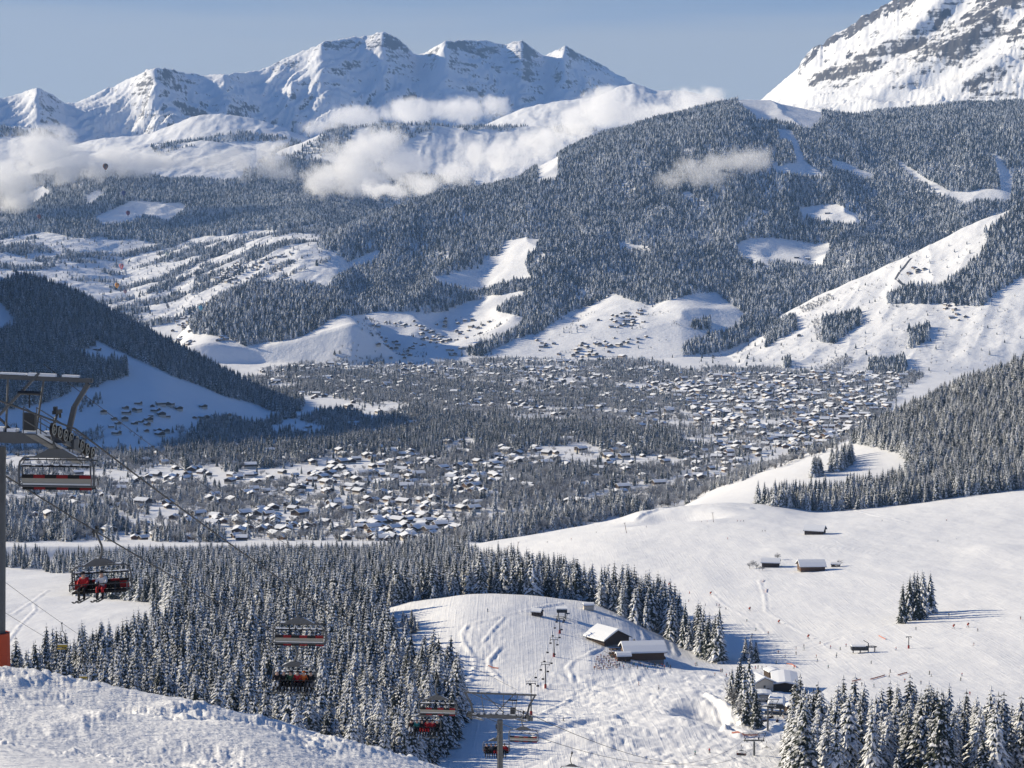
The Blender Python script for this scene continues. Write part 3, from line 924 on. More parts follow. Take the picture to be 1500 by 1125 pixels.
settle(2600, 3600, 26, [[(1000, 660), (1080, 640), (1090, 690), (1010, 712)], [(1060, 660), (1130, 640), (1200, 632), (1235, 640), (1200, 660), (1120, 672)]], .6, 4, axis=.4, area='mid')
settle(3100, 5400, 25, [[(990, 565), (1040, 552), (1110, 548), (1200, 547), (1330, 546), (1300, 600), (1245, 640), (1180, 652), (1100, 642), (1010, 620)]], .52, 5, axis=.1, area='town', types=(0, 1, 2, 4), clump=(200, -.45))
settle(3500, 5800, 29, [[(380, 545), (500, 530), (700, 535), (850, 515), (940, 522), (1000, 560), (1000, 615), (900, 620), (760, 605), (620, 592), (480, 590), (400, 570)]], .46, 6, axis=.2, area='town', clump=(210, -.08))
settle(3000, 4200, 27, [[(150, 600), (200, 592), (330, 600), (350, 615), (300, 642), (200, 645), (140, 630)]], .75, 7, axis=.6, area='shade', types=(0, 2, 1, 3), clump=(70, -.12))
settle(2400, 3600, 34, [[(60, 680), (250, 690), (450, 640), (470, 700), (330, 740), (150, 760), (60, 730)]], .45, 8, axis=.55, area='left', clump=(180, 0))
settle(5200, 7000, 26, [[(505, 490), (560, 470), (640, 465), (720, 470), (700, 500), (660, 525), (560, 530), (510, 500)], [(830, 490), (870, 470), (930, 450), (960, 460), (960, 495), (900, 515), (840, 515)], [(780, 500), (850, 492), (900, 505), (900, 525), (790, 525)]], .62, 9, axis=.3, area='hamlet', clump=(140, .03))
settle(5600, 8200, 26, [[(225, 500), (250, 470), (285, 440), (310, 445), (300, 480), (340, 500), (300, 512)], [(300, 400), (380, 375), (440, 372), (420, 395), (330, 420)]], .6, 10, axis=.3, area='hamlet', clump=(120, .0))
settle(5200, 6500, 30, [[(1385, 445), (1420, 440), (1425, 472), (1385, 475)], [(1320, 400), (1350, 388), (1360, 400), (1330, 410)], [(1235, 552), (1330, 545), (1365, 552), (1300, 575)], [(1165, 490), (1190, 488), (1192, 494), (1168, 496)]], .7, 11, axis=.3, area='hamlet')
settle(2200, 5400, 34, [[(-200, 680), (150, 640), (420, 625), (520, 595), (380, 545), (500, 525), (900, 520), (1000, 545), (1300, 548), (1280, 600), (1230, 640), (1040, 715), (900, 745), (640, 790), (250, 800), (-200, 790)]], .24, 12, axis=.4, area='mid', clump=(220, -.1))
HX = np.array([h[0] for h in HOUSES]); HY = np.array([h[1] for h in HOUSES]); HZ_ = np.array([h[2] for h in HOUSES])
hp, hq = to_px(HX, HY, HZ_)
hs = np.where((hp > -5) & (hp < 1505) & seen(HX, HY, HZ_ + 6), 12 / HY, 0)
hsel = set(np.argsort(-hs)[:300].tolist())
HAREA = {'near': ('snow roofed timber chalet in the village below the left wood', 'chalets of the nearest village'),
         'mid': ('snow roofed chalet among the trees in the middle of the valley', 'chalets in the middle of the valley'),
         'town': ('small snow roofed house in the far town below the hills', 'houses of the far town'),
         'shade': ('shaded chalet at the foot of the dark left hill', 'chalets in the shade of the left hill'),
         'left': ('scattered snow roofed chalet on the fields in the left of the valley', 'chalets on the left valley fields'),
         'hamlet': ('tiny house in a hamlet on the sunny slope', 'houses of the hillside hamlets')}
rest = []
for i, (x, y, z, a, sc, k, area) in enumerate(HOUSES):
    if i in hsel and hs[i] > 0:
        lab, grp = HAREA[area]
        t = thing('chalet', lab, 'house', (x, y, z - .2), a, grp); t.scale = (sc, sc, sc)
        wm, rm, sm, cm = H_TYPES[k]
        link(bpy.data.objects.new('wall', wm), t)
        ro = link(bpy.data.objects.new('roof', rm), t); link(bpy.data.objects.new('roof_snow', sm), ro)
        if y < 2900: link(bpy.data.objects.new('chimney', cm), ro)
    else: rest.append((x, y, z - .2, a, sc, k))
print('houses', len(HOUSES), 'rest', len(rest))
REST_HOUSES = rest

# ---- the separate huts and inns of the ski area
def hut(name, label, cat, px, py, L, Wd, hw, pit, rz, wm='wood_dark', base='stone', plaster=.15, snow=.7, over=.9, windows=0, door=True, chimney=False, ymin=500, sink=.0):
    p = at(px, py, ymin)
    t = thing(name, label, cat, (p.x, p.y, p.z - sink), rz)
    w, r, sn, hr = gable(L, Wd, hw, math.radians(pit), over=over, snow=snow, plaster=plaster)
    w.build('wall', [M[wm], M[base]], t)
    ro = r.build('roof', M['roofwood'], t); sn.build('roof_snow', M['roofsnow'], ro)
    for k in range(windows):
        for side in (-1, 1):
            wb = MB(); x = -Wd / 2 + Wd * (k + .5 + .0) / windows
            wb.box((x, side * (L / 2 + .10), hw * .62), (1.0, .08, 1.1)); wi = wb.build('window', M['glass'], t)
            fb = MB()
            for dx, dz, sx, sz in ((0, .6, 1.24, .12), (0, -.6, 1.24, .12), (.56, 0, .12, 1.1), (-.56, 0, .12, 1.1)): fb.box((x + dx, side * (L / 2 + .13), hw * .62 + dz), (sx, .1, sz))
            fb.build('frame', M['plaster'], wi)
    if door:
        db = MB(); db.box((Wd * .22, -(L / 2 + .11), 1.0), (1.1, .08, 2.0)); d_ = db.build('door', M['wood_warm'], t)
        hb_ = MB(); hb_.box((Wd * .22 + .4, -(L / 2 + .17), 1.0), (.08, .06, .2)); hb_.build('handle', M['stone'], d_)
    if chimney:
        cb = MB(); cb.box((Wd * .18, L * .2, hw + hr), (.9, .9, 2.4)); cb.build('chimney', M['stone'], ro)
    occupy(p.x, p.y, 14)
    return t
hut('barn', 'dark barn with a big snow roof, upslope of the terrace inn', 'barn', 890, 942, 14, 15, 3.6, 27, .62, snow=.9, over=1.3)
inn = hut('inn', 'brown timber inn with a broad snow roof and a crowded terrace', 'inn', 941, 965, 18, 13.5, 4.8, 24, math.radians(97), 'wood_warm', snow=.9, over=1.4, windows=3, chimney=True)
hut('hut', 'little bar hut with thick snow roof in front of the inn', 'hut', 913, 968, 6, 5, 2.6, 22, math.radians(97), snow=.8, over=.6)
p = at(906, 961, 500)
t = thing('terrace', 'dark timber terrace deck at the left of the inn', 'terrace', (p.x, p.y, p.z), .35)
a = MB(); a.box((0, 0, .45), (11, 9, .5)); a.build('deck', M['wood_warm'], t)
a = MB()
for k in range(10): a.box((-5.4 + k * 1.2, -4.4, 1.2), (.12, .12, 1.1))
a.box((0, -4.4, 1.75), (11, .14, .14)); a.box((-5.4, 0, 1.75), (.14, 9, .14)); a.build('railing', M['wood_dark'], t)
hut('hut', 'tiny dark hay hut alone on the snowy knoll', 'hut', 787, 902, 4.5, 4, 2.2, 25, 1.2, snow=.7, over=.5)
hut('cabin', 'pale cabin with snow roof at the edge of the spruce row', 'cabin', 862, 893, 5, 4, 2.4, 14, math.radians(95), 'plaster', 'plaster', snow=.8, over=.4)
hut('barn', 'lone barn with dark gable high on the right piste', 'barn', 1194, 782, 15, 13, 3.6, 26, math.radians(70), snow=.9, over=1.2)
hut('farmhouse', 'brown farmhouse with grey white roof on the right piste', 'house', 1188, 836, 17, 13, 4.2, 25, math.radians(93), 'wood_warm', snow=.8, over=1.2, windows=2)
hut('lodge', 'small lodge with bushes at its left on the right piste', 'lodge', 1129, 830, 12, 10, 3.6, 22, math.radians(80), snow=.8, over=1.0)
hut('shed', 'small shed just right of the brown farmhouse', 'shed', 1224, 830, 6, 4, 1.8, 20, math.radians(80), snow=.6, over=.5)
hut('lift_house', 'beige gabled lift house with snowy roof beside the spruce clump', 'lift house', 1113, 1012, 9, 8, 4.6, 24, math.radians(18), 'plaster', 'plaster', snow=.7, over=.7, windows=1)
hut('shed', 'low shed with flat snowy roof below the beige lift house', 'shed', 1116, 1026, 7, 7.5, 2.6, 8, 0, 'plaster', 'stone', snow=.7, over=.4)
hut('lift_garage', 'long dark lift garage with white roof at the lift base', 'garage', 1149, 1010, 22, 10, 4.6, 10, math.radians(-6), 'wood_dark', 'stone', snow=.6, over=.8)
hut('shed', 'small dark shed behind the long garage at the lift base', 'shed', 1132, 992, 6, 6, 3, 15, .3, snow=.6, over=.5)
hut('barn', 'tiny dark barn on the oval clearing in the far forest', 'barn', 1212, 313, 16, 13, 4, 24, 1.2, over=1.2, ymin=5300)
hut('barn', 'tiny dark barn on the shaded slope of the left hill', 'barn', 142, 513, 14, 9, 3, 24, 1.4, over=1.0, ymin=3000)
for px, py in ((1167, 378), (1183, 380)): hut('chalet', 'tiny chalet on the sunlit field in the far forest, ' + ('left' if px < 1175 else 'right') + ' of two', 'chalet', px, py, 17, 12, 4.5, 24, 1.3, over=1.2, ymin=5300)
hut('large_hotel', 'large pale hotel block in the trees above the far town', 'hotel', 912, 437 + 90, 30, 16, 12, 22, .4, 'wood_warm', 'plaster', .7, ymin=4800)
for i, px in enumerate((1142 - 20, 1145 + 3, 1163)):
    hut('apartment_house', ('left', 'middle', 'right')[i] + ' one of three pale apartment blocks above the far town', 'apartments', px, 556, 16, 20, 10, 10, 0, 'plaster', 'plaster', .5, ymin=4500)
# ------------------------------------------------------------------ tree materials
def tree_mat(name, needle, snow, lo, hi, scale, vary=.22):
    m, t, out = nt(name); b = NB(t)
    tc = b.n('ShaderNodeTexCoord').outputs['Object']
    oi = b.n('ShaderNodeObjectInfo').outputs['Random']
    off = b.n('ShaderNodeVectorMath', operation='ADD')
    b.l(tc, off.inputs[0])
    cmb = b.n('ShaderNodeCombineXYZ')
    b.l(b.math('MULTIPLY', oi, 37.0), cmb.inputs[0]); b.l(b.math('MULTIPLY', oi, 11.0), cmb.inputs[2])
    b.l(cmb.outputs[0], off.inputs[1])
    f = b.noise(off.outputs[0], scale, 3, .6)
    rnd = b.math('MULTIPLY', b.math('SUBTRACT', oi, .5), vary)
    k = b.ramp(b.math('ADD', f, rnd), lo, hi)
    nd = b.mix(oi, needle, tuple(c * 1.6 for c in needle))
    b.bsdf(out, b.mix(k, nd, snow), .7, 0, .15)
    return m
M['needle'] = tree_mat('spruce_needles', (.016, .023, .018), (.40, .42, .45), .53, .77, 24)
M['bough_snow'] = tree_mat('snow_on_boughs', (.022, .030, .024), (.80, .81, .83), .355, .53, 24)
M['far_tree'] = tree_mat('far_spruce', (.013, .020, .022), (.46, .49, .53), .43, .70, 9, .55)
M['far_frost'] = tree_mat('far_frosted_spruce', (.024, .032, .034), (.56, .58, .61), .30, .57, 9, .55)
M['bark'] = simple('bark', (.075, .055, .042), .85, var=.4, scale=3)
M['twig'] = tree_mat('frosted_twigs', (.105, .102, .104), (.60, .61, .63), .34, .64, 14)

def conifer(rng, tiers, nb, R=.145, core=True, trunk_n=6, lean=0.0, detail=True):
    """unit-height spruce; returns (crown arrays, trunk arrays); drooping boughs with a snow topped upper side"""
    V, Fc, Mi = [], [], []
    def add(vs, tris, ms):
        b = len(V); V.extend(vs)
        for tr, mm in zip(tris, ms):
            Fc.append((b + tr[0], b + tr[1], b + tr[2])); Mi.append(mm)
    lob = rng.uniform(0, 6.28, 3)
    for i in range(tiers):
        t = .05 + .93 * (i + rng.uniform(-.2, .2)) / tiers
        t = min(max(t, .04), .985)
        rad = R * ((1 - t) ** .78 * .93 + .05)
        if t < .14: rad *= .75 + 1.8 * t
        n = max(4, int(round(nb * (.55 + .45 * (1 - t)))))
        a0 = rng.uniform(0, 6.28)
        for k in range(n):
            if rng.random() < .06: continue
            a = a0 + 2 * math.pi * (k + rng.uniform(-.3, .3)) / n
            L = rad * rng.uniform(.72, 1.16) * (1 + .13 * math.sin(2 * a + lob[0] + 6 * t) + .08 * math.sin(3 * a + lob[1] - 9 * t))
            ca, sa = math.cos(a), math.sin(a)
            def P(d, w, z): return (ca * d - sa * w, sa * d + ca * w, z)
            drop = L * rng.uniform(.38, .72)
            w = L * rng.uniform(.20, .30) * (7.0 / nb if nb < 8 else 1) 
            th = L * .10
            z0 = t + L * .10
            zm = t - drop * .32
            ze = t - drop
            vs = [P(0.0, 0, z0), P(L * .55, w, zm - th * .4), P(L * .55, -w, zm - th * .4), P(L * .58, 0, zm + th), P(L, 0, ze), P(L * .5, 0, zm - th * 1.6)]
            tris = [(0, 3, 1), (0, 2, 3), (3, 4, 1), (3, 2, 4), (0, 1, 5), (0, 5, 2), (5, 1, 4), (5, 4, 2)]
            ms = [1, 1, 1, 1, 0, 0, 0, 0]
            if detail:
                # two side sprays hang from every bough
                for sgn in (1, -1):
                    q = rng.uniform(.35, .62)
                    dx, dz = L * q, zm * q / .55 + z0 * (1 - q / .55) if q < .55 else zm
                    l2 = L * rng.uniform(.30, .45)
                    ex, ew, ez = dx + l2 * .75, sgn * (w * .5 + l2 * .75), dz - l2 * .75
                    b0 = len(vs)
                    vs += [P(dx - l2 * .1, sgn * w * .3, dz + th * .6), P(dx + l2 * .55, sgn * (w * .6 + l2 * .15), dz - l2 * .2), P(dx + l2 * .15, sgn * (w * .6 + l2 * .6), dz - l2 * .25), P(ex, ew, ez), P(dx + l2 * .3, sgn * (w * .5 + l2 * .3), dz - l2 * .55)]
                    tt = [(b0, b0 + 1, b0 + 2), (b0 + 1, b0 + 3, b0 + 2), (b0, b0 + 4, b0 + 1), (b0 + 4, b0 + 3, b0 + 1), (b0, b0 + 2, b0 + 4), (b0 + 4, b0 + 2, b0 + 3)]
                    if sgn < 0: tt = [(x, z, y) for x, y, z in tt]
                    tris += tt; ms += [1, 1, 0, 0, 0, 0]
            add(vs, tris, ms)
    # leader shoot
    add([(.006, 0, .95), (-.003, .006, .95), (-.003, -.006, .95), (0, 0, 1.0)], [(0, 1, 3), (1, 2, 3), (2, 0, 3)], [1, 1, 1])
    if core:
        m = 9
        ring0 = [(R * .55 * math.cos(2 * math.pi * k / m), R * .55 * math.sin(2 * math.pi * k / m), .07) for k in range(m)]
        vs = ring0 + [(0, 0, .93), (0, 0, .10)]
        add(vs, [(k, (k + 1) % m, m) for k in range(m)] + [((k + 1) % m, k, m + 1) for k in range(m)], [0] * (2 * m))
    tv, tf = [], []
    for k in range(trunk_n):
        a = 2 * math.pi * k / trunk_n
        tv.append((.013 * math.cos(a), .013 * math.sin(a), -.05)); tv.append((.010 * math.cos(a), .010 * math.sin(a), .25))
    for k in range(trunk_n):
        a, b = 2 * k, 2 * ((k + 1) % trunk_n)
        tf += [(a, b, b + 1), (a, b + 1, a + 1)]
    return (np.array(V), np.array(Fc), np.array(Mi)), (np.array(tv), np.array(tf))

def far_conifer(rng, tiers, n, R=.16):
    V, Fc, Mi = [], [], []
    for i in range(tiers):
        t0 = .04 + .80 * i / tiers
        rad = R * (1 - t0) ** .85 * rng.uniform(.85, 1.12)
        zt = min(1.0, t0 + (1.0 - t0) * .62 + .06) if i < tiers - 1 else 1.0
        b = len(V)
        a0 = rng.uniform(0, 6.28)
        for k in range(n):
            a = a0 + 2 * math.pi * k / n
            rr = rad * (rng.uniform(.9, 1.2) if k % 2 == 0 else rng.uniform(.5, .72))
            V.append((rr * math.cos(a), rr * math.sin(a), t0 + (0.0 if k % 2 == 0 else .06) + rng.uniform(-.02, .02)))
        V.append((0, 0, zt)); V.append((0, 0, t0 + .05))
        for k in range(n):
            Fc.append((b + k, b + (k + 1) % n, b + n)); Mi.append(0)
            Fc.append((b + (k + 1) % n, b + k, b + n + 1)); Mi.append(0)
    return np.array(V), np.array(Fc), np.array(Mi)

def bare_tree(rng, nst, thick=.010):
    """leafless frosted tree: trunk, limbs and a haze of twigs as thin three-sided slivers"""
    V, Fc, Mi = [], [], []
    def sliver(a, b, w, mi):
        a, b = np.array(a), np.array(b)
        d = b - a; L = np.linalg.norm(d) + 1e-9; d = d / L
        u = np.cross(d, [0.3, .5, .81]); u /= np.linalg.norm(u) + 1e-9; v = np.cross(d, u)
        k = len(V)
        V.extend([a + u * w, a - u * w * .5 + v * w * .87, a - u * w * .5 - v * w * .87, b])
        for tr in ((0, 1, 3), (1, 2, 3), (2, 0, 3)): Fc.append((k + tr[0], k + tr[1], k + tr[2])); Mi.append(mi)
    sliver((0, 0, -.04), (0, 0, .75), .022, 0)
    limbs = []
    for k in range(9):
        a = rng.uniform(0, 6.28); z0 = rng.uniform(.15, .45)
        e = (math.cos(a) * rng.uniform(.15, .34), math.sin(a) * rng.uniform(.15, .34), z0 + rng.uniform(.22, .5))
        sliver((0, 0, z0), e, .011, 0); limbs.append(((0, 0, z0), e))
    limbs.append(((0, 0, .3), (0, 0, .9)))
    for k in range(nst):
        l = limbs[rng.integers(len(limbs))]
        f = rng.uniform(.3, 1.0)
        p = [l[0][i] + (l[1][i] - l[0][i]) * f for i in range(3)]
        d = rng.normal(0, 1, 3); d[2] = abs(d[2]) * .8 + .2; d /= np.linalg.norm(d)
        ln = rng.uniform(.08, .20)
        e = [p[i] + d[i] * ln for i in range(3)]
        if e[2] > 1: e[2] = 1
        sliver(p, e, thick * rng.uniform(.6, 1.3), 1)
    return np.array(V), np.array(Fc), np.array(Mi)

# shared meshes --------------------------------------------------------------
TREE = []            # (crown mesh, trunk mesh)
NV = 5
for k in range(NV):
    rng = np.random.default_rng(100 + k)
    (cv, cf, cm), (tv, tf) = conifer(rng, 23 + k % 3, 9, R=(.235, .25, .21, .245, .22)[k])
    TREE.append((mesh_from('spruce_crown', cv, cf, 3, [M['needle'], M['bough_snow']], cm), mesh_from('spruce_trunk', tv, tf, 3, [M['bark']])))
SRC = bpy.data.collections.new('forest_sources')        # mesh library for the forests; not placed in the scene itself
def src(name, V, Fa, Mi, mats):
    o = bpy.data.objects.new(name, mesh_from(name, V, Fa, 3, mats, Mi)); SRC.objects.link(o)
SRCN = 0
for k in range(4):       # 0-3 middle distance
    (cv, cf, cm), (tv, tf) = conifer(np.random.default_rng(200 + k), 16, 8, R=(.22, .235, .21, .24)[k], detail=False)
    src('a%02d_spruce' % k, np.concatenate([cv, tv]), np.concatenate([cf, tf + len(cv)]), np.concatenate([cm, np.zeros(len(tf), int)]), [M['needle'], M['bough_snow']])
for k in range(4):       # 4-7 far
    (cv, cf, cm), _ = conifer(np.random.default_rng(300 + k), 9, 6, R=(.20, .22, .19, .21)[k], detail=False)
    src('b%02d_spruce' % k, cv, cf, cm, [M['needle'], M['bough_snow']])
for k in range(3):       # 8-10 very far
    V, Fa, Mi = far_conifer(np.random.default_rng(400 + k), 5, 8, R=.21)
    src('c%02d_spruce' % k, V, Fa, Mi, [M['far_tree']])
    src('d%02d_spruce' % k, V, Fa, Mi, [M['far_frost']])      # 11-13: white with rime
BSRC = bpy.data.collections.new('bare_tree_sources')
for k in range(3):
    V, Fa, Mi = bare_tree(np.random.default_rng(500 + k), 260, .008)
    o = bpy.data.objects.new('a%02d_bare' % k, mesh_from('bare_tree', V, Fa, 3, [M['bark'], M['twig']], Mi)); BSRC.objects.link(o)
for k in range(3):
    V, Fa, Mi = bare_tree(np.random.default_rng(520 + k), 90, .016)
    o = bpy.data.objects.new('b%02d_bare' % k, mesh_from('bare_tree', V, Fa, 3, [M['bark'], M['twig']], Mi)); BSRC.objects.link(o)

def scatter_object(name, pts, kinds, rots, scls, coll, label, cat):
    me = bpy.data.meshes.new(name)
    me.vertices.add(len(pts)); me.vertices.foreach_set('co', np.asarray(pts, np.float32).ravel())
    for nm, typ, arr in (('pick', 'INT', np.asarray(kinds, np.int32)), ('turn', 'FLOAT', np.asarray(rots, np.float32)), ('wide', 'FLOAT', np.asarray(scls, np.float32)[:, 0]), ('tall', 'FLOAT', np.asarray(scls, np.float32)[:, 1])):
        a = me.attributes.new(nm, typ, 'POINT'); a.data.foreach_set('value', np.ascontiguousarray(arr))
    o = link(bpy.data.objects.new(name, me))
    g = bpy.data.node_groups.new(name, 'GeometryNodeTree')
    g.interface.new_socket('Geometry', in_out='INPUT', socket_type='NodeSocketGeometry')
    g.interface.new_socket('Geometry', in_out='OUTPUT', socket_type='NodeSocketGeometry')
    N, Lk = g.nodes, g.links
    gi, go = N.new('NodeGroupInput'), N.new('NodeGroupOutput')
    ci = N.new('GeometryNodeCollectionInfo'); ci.inputs['Collection'].default_value = coll
    ci.inputs['Separate Children'].default_value = True; ci.inputs['Reset Children'].default_value = True
    iop = N.new('GeometryNodeInstanceOnPoints'); iop.inputs['Pick Instance'].default_value = True
    def attr(nm, typ):
        x = N.new('GeometryNodeInputNamedAttribute'); x.data_type = typ; x.inputs['Name'].default_value = nm
        return x.outputs['Attribute']
    rot = N.new('ShaderNodeCombineXYZ'); Lk.new(attr('turn', 'FLOAT'), rot.inputs[2])
    e2r = N.new('FunctionNodeEulerToRotation'); Lk.new(rot.outputs[0], e2r.inputs[0])
    sc = N.new('ShaderNodeCombineXYZ'); w = attr('wide', 'FLOAT')
    Lk.new(w, sc.inputs[0]); Lk.new(w, sc.inputs[1]); Lk.new(attr('tall', 'FLOAT'), sc.inputs[2])
    Lk.new(gi.outputs[0], iop.inputs['Points']); Lk.new(ci.outputs[0], iop.inputs['Instance'])
    Lk.new(attr('pick', 'INT'), iop.inputs['Instance Index'])
    Lk.new(e2r.outputs[0], iop.inputs['Rotation']); Lk.new(sc.outputs[0], iop.inputs['Scale'])
    Lk.new(iop.outputs[0], go.inputs[0])
    md = o.modifiers.new('scatter', 'NODES'); md.node_group = g
    return tag(o, label, cat, kind='stuff')

# ------------------------------------------------------------------ where the woods stand (ground outlines)
def grid(y0, y1, d, seed, smax=.30):
    """jittered grid of ground points"""
    rng = np.random.default_rng(seed)
    out = []
    ys = np.arange(y0, y1, d)
    xs = np.arange(-smax * y1, smax * y1, d)
    X, Y = np.meshgrid(xs, ys)
    X = X + rng.uniform(-.48, .48, X.shape) * d; Y = Y + rng.uniform(-.48, .48, Y.shape) * d
    X[::2] += d * .5
    X, Y = X.ravel(), Y.ravel()
    m = (abs(X / Y) < smax) & (Y > y0) & (Y < y1)
    return X[m], Y[m], rng

CON, BARE = [], []          # collected (x, y, z, height, wood name)
def wood(y0, y1, d, polys, h, seed, holes=(), dens=1.0, warp=5.0, bare=0.0, name='wood', noise_cut=None, smax=.30, lay=None, gaps=0.0):
    X, Y, rng = grid(y0, y1, d, seed, smax)
    Z = ground(X, Y)
    px, py = to_px(X, Y, Z)
    ws = 60.0 * Y / 3000
    qx = px + warp * pnoise(X / ws, Y / ws, seed + 1) * 1.4; qy = py + warp * .7 * pnoise(X / ws + 9, Y / ws, seed + 2) * 1.4
    m = np.zeros(px.shape, bool)
    for p in polys: m |= inpoly(qx, qy, p)
    for p in holes: m &= ~inpoly(qx, qy, p)
    if noise_cut is not None:
        sx, sy, c = noise_cut[:3]
        if len(noise_cut) > 3:      # strips along the slope
            m &= fbm((X * .55 + Y * .83) / sx + .8 * pnoise(X / 300, Y / 300, 9), (X * .83 - Y * .55) / sy, 4, seed + 5, .55) > c
        else: m &= fbm(X / sx, Y / sy, 3, seed + 5) > c
    m &= rng.random(px.shape) < dens
    if gaps:     # little glades and ragged stands
        m &= (fbm(X / 140, Y / 260, 3, seed + 7) > -.42 + gaps * .6) | (rng.random(px.shape) < .45)
    if lay is not None: m &= layer_at(X, Y) == lay
    X, Y, Z = X[m], Y[m], Z[m]
    H = h * rng.normal(1, .20, X.shape).clip(.45, 1.4) * (1 + .12 * pnoise(X / 60, Y / 60, seed + 3))
    v = seen(X, Y, Z + H * 1.15 + 3) & free(X, Y)
    X, Y, Z, H = X[v], Y[v], Z[v], H[v]
    isb = rng.random(X.shape) < bare
    for dst, k in ((CON, ~isb), (BARE, isb)):
        if k.any(): dst.append((X[k], Y[k], Z[k], H[k] * (1 if dst is CON else .72), [name] * int(k.sum())))

# near woods
W_MAIN = [(105, 872), (130, 836), (300, 828), (500, 826), (600, 815), (660, 812), (720, 838), (790, 846), (840, 858), (868, 880), (869, 908), (575, 908), (556, 905), (572, 945), (598, 975), (608, 1005), (655, 1012), (668, 1040), (675, 1070), (642, 1112), (600, 1160), (-200, 1160), (-200, 1035), (0, 1012), (120, 985), (200, 955), (250, 925), (252, 892), (220, 883)]
wood(520, 1035, 5.6, [W_MAIN], 20, 1000, warp=3, name='left', holes=[[(556, 905), (575, 880), (900, 860), (900, 990), (640, 1000), (606, 1000), (572, 945)]])
wood(1062, 2120, 6.4, [W_MAIN], 20.5, 1001, warp=3, name='left')
wood(1830, 2140, 8, [[(-250, 815), (0, 817), (60, 822), (130, 826), (260, 822), (260, 838), (130, 842), (60, 836), (0, 832), (-250, 832)]], 17, 1002, warp=3, name='left', dens=.8)
W_ROW = [[(875, 884), (915, 890), (950, 905), (985, 922), (1002, 936), (990, 942), (942, 918), (905, 901), (876, 898)], [(1002, 938), (1030, 953), (1060, 968), (1052, 974), (1020, 962), (998, 948)]]
wood(900, 1200, 5.2, W_ROW, 22, 1010, warp=1, name='row')
W_BR = [(1162, 1085), (1200, 1092), (1250, 1112), (1300, 1102), (1390, 1097), (1425, 1127), (1500, 1107), (1700, 1100), (1700, 1300), (1150, 1300)]
wood(470, 760, 6.6, [W_BR], 21, 1020, warp=3, name='corner')
W_RH = [(985, 765), (1010, 762), (1060, 752), (1100, 743), (1150, 736), (1280, 724), (1330, 702), (1332, 680), (1318, 665), (1290, 655), (1244, 651), (1300, 624), (1400, 576), (1500, 541), (1900, 410), (1900, 700), (1500, 726), (1300, 750), (1150, 768), (1000, 775)]
wood(2000, 2760, 7.0, [W_RH], 22, 1030, warp=3, name='right')
wood(2000, 2760, 6.5, [[(1188, 694), (1200, 690), (1204, 697), (1190, 700)], [(1214, 686), (1232, 676), (1246, 668), (1248, 680), (1232, 690), (1218, 694)]], 20, 1031, warp=0, name='right')
def single(px, py, h, name, bare=False, ymin=500):
    p = at(px, py, ymin)
    (BARE if bare else CON).append((np.array([p.x]), np.array([p.y]), np.array([p.z]), np.array([float(h)]), [name]))
for px, py, h in ((1322, 913, 24), (1332, 909, 27), (1343, 908, 28.5), (1352, 905, 28), (1362, 898, 25), (1338, 902, 27), (1350, 898, 26)): single(px, py, h, 'clump')
for px, py, h in ((1092, 968, 13), (1100, 970, 15), (1107, 971, 12)): single(px, py, h, 'trio')
for px, py, h in ((1072, 1028, 15), (1080, 1040, 19), (1090, 1048, 21), (1084, 1030, 20), (1097, 1038, 22), (1102, 1054, 19), (1094, 1062, 16), (1108, 1066, 15)): single(px, py, h, 'pistehouse')
for px, py, h in ((1068, 1024, 10), (1074, 1040, 11), (1086, 1058, 10), (1176, 1122, 13), (1190, 1128, 12), (1232, 1128, 12)): single(px, py, h, 'pistehouse', True)
rr = np.random.default_rng(5)
for k in range(16): single(rr.uniform(583, 612), rr.uniform(912, 930), rr.uniform(5, 10), 'sapling')
for px, py, h in ((627, 990, 14), (642, 1000, 11), (652, 1004, 12)): single(px, py, h, 'left')
# left hill in the shade
W_LH = [(-400, 240), (-100, 360), (0, 396), (60, 403), (110, 420), (160, 446), (200, 468), (250, 496), (300, 520), (350, 548), (400, 573), (445, 592), (440, 604), (400, 603), (330, 580), (250, 549), (200, 526), (150, 503), (135, 496), (138, 509), (100, 513), (90, 516), (120, 523), (145, 531), (187, 534), (188, 551), (150, 561), (140, 568), (105, 567), (100, 577), (60, 592), (0, 602), (-400, 660)]
wood(3250, 4450, 7.0, [W_LH], 22, 1040, holes=[[(-100, 440), (0, 441), (22, 470), (24, 484), (0, 486), (-100, 486)], [(-60, 402), (0, 403), (25, 413), (0, 418), (-60, 418)]], warp=3, name='lefthill', smax=.31)
wood(3250, 3800, 9, [[(112, 592), (150, 580), (150, 592), (115, 605)], [(373, 580), (445, 590), (450, 600), (372, 596)]], 14, 1041, warp=2, dens=.8, name='lefthill')
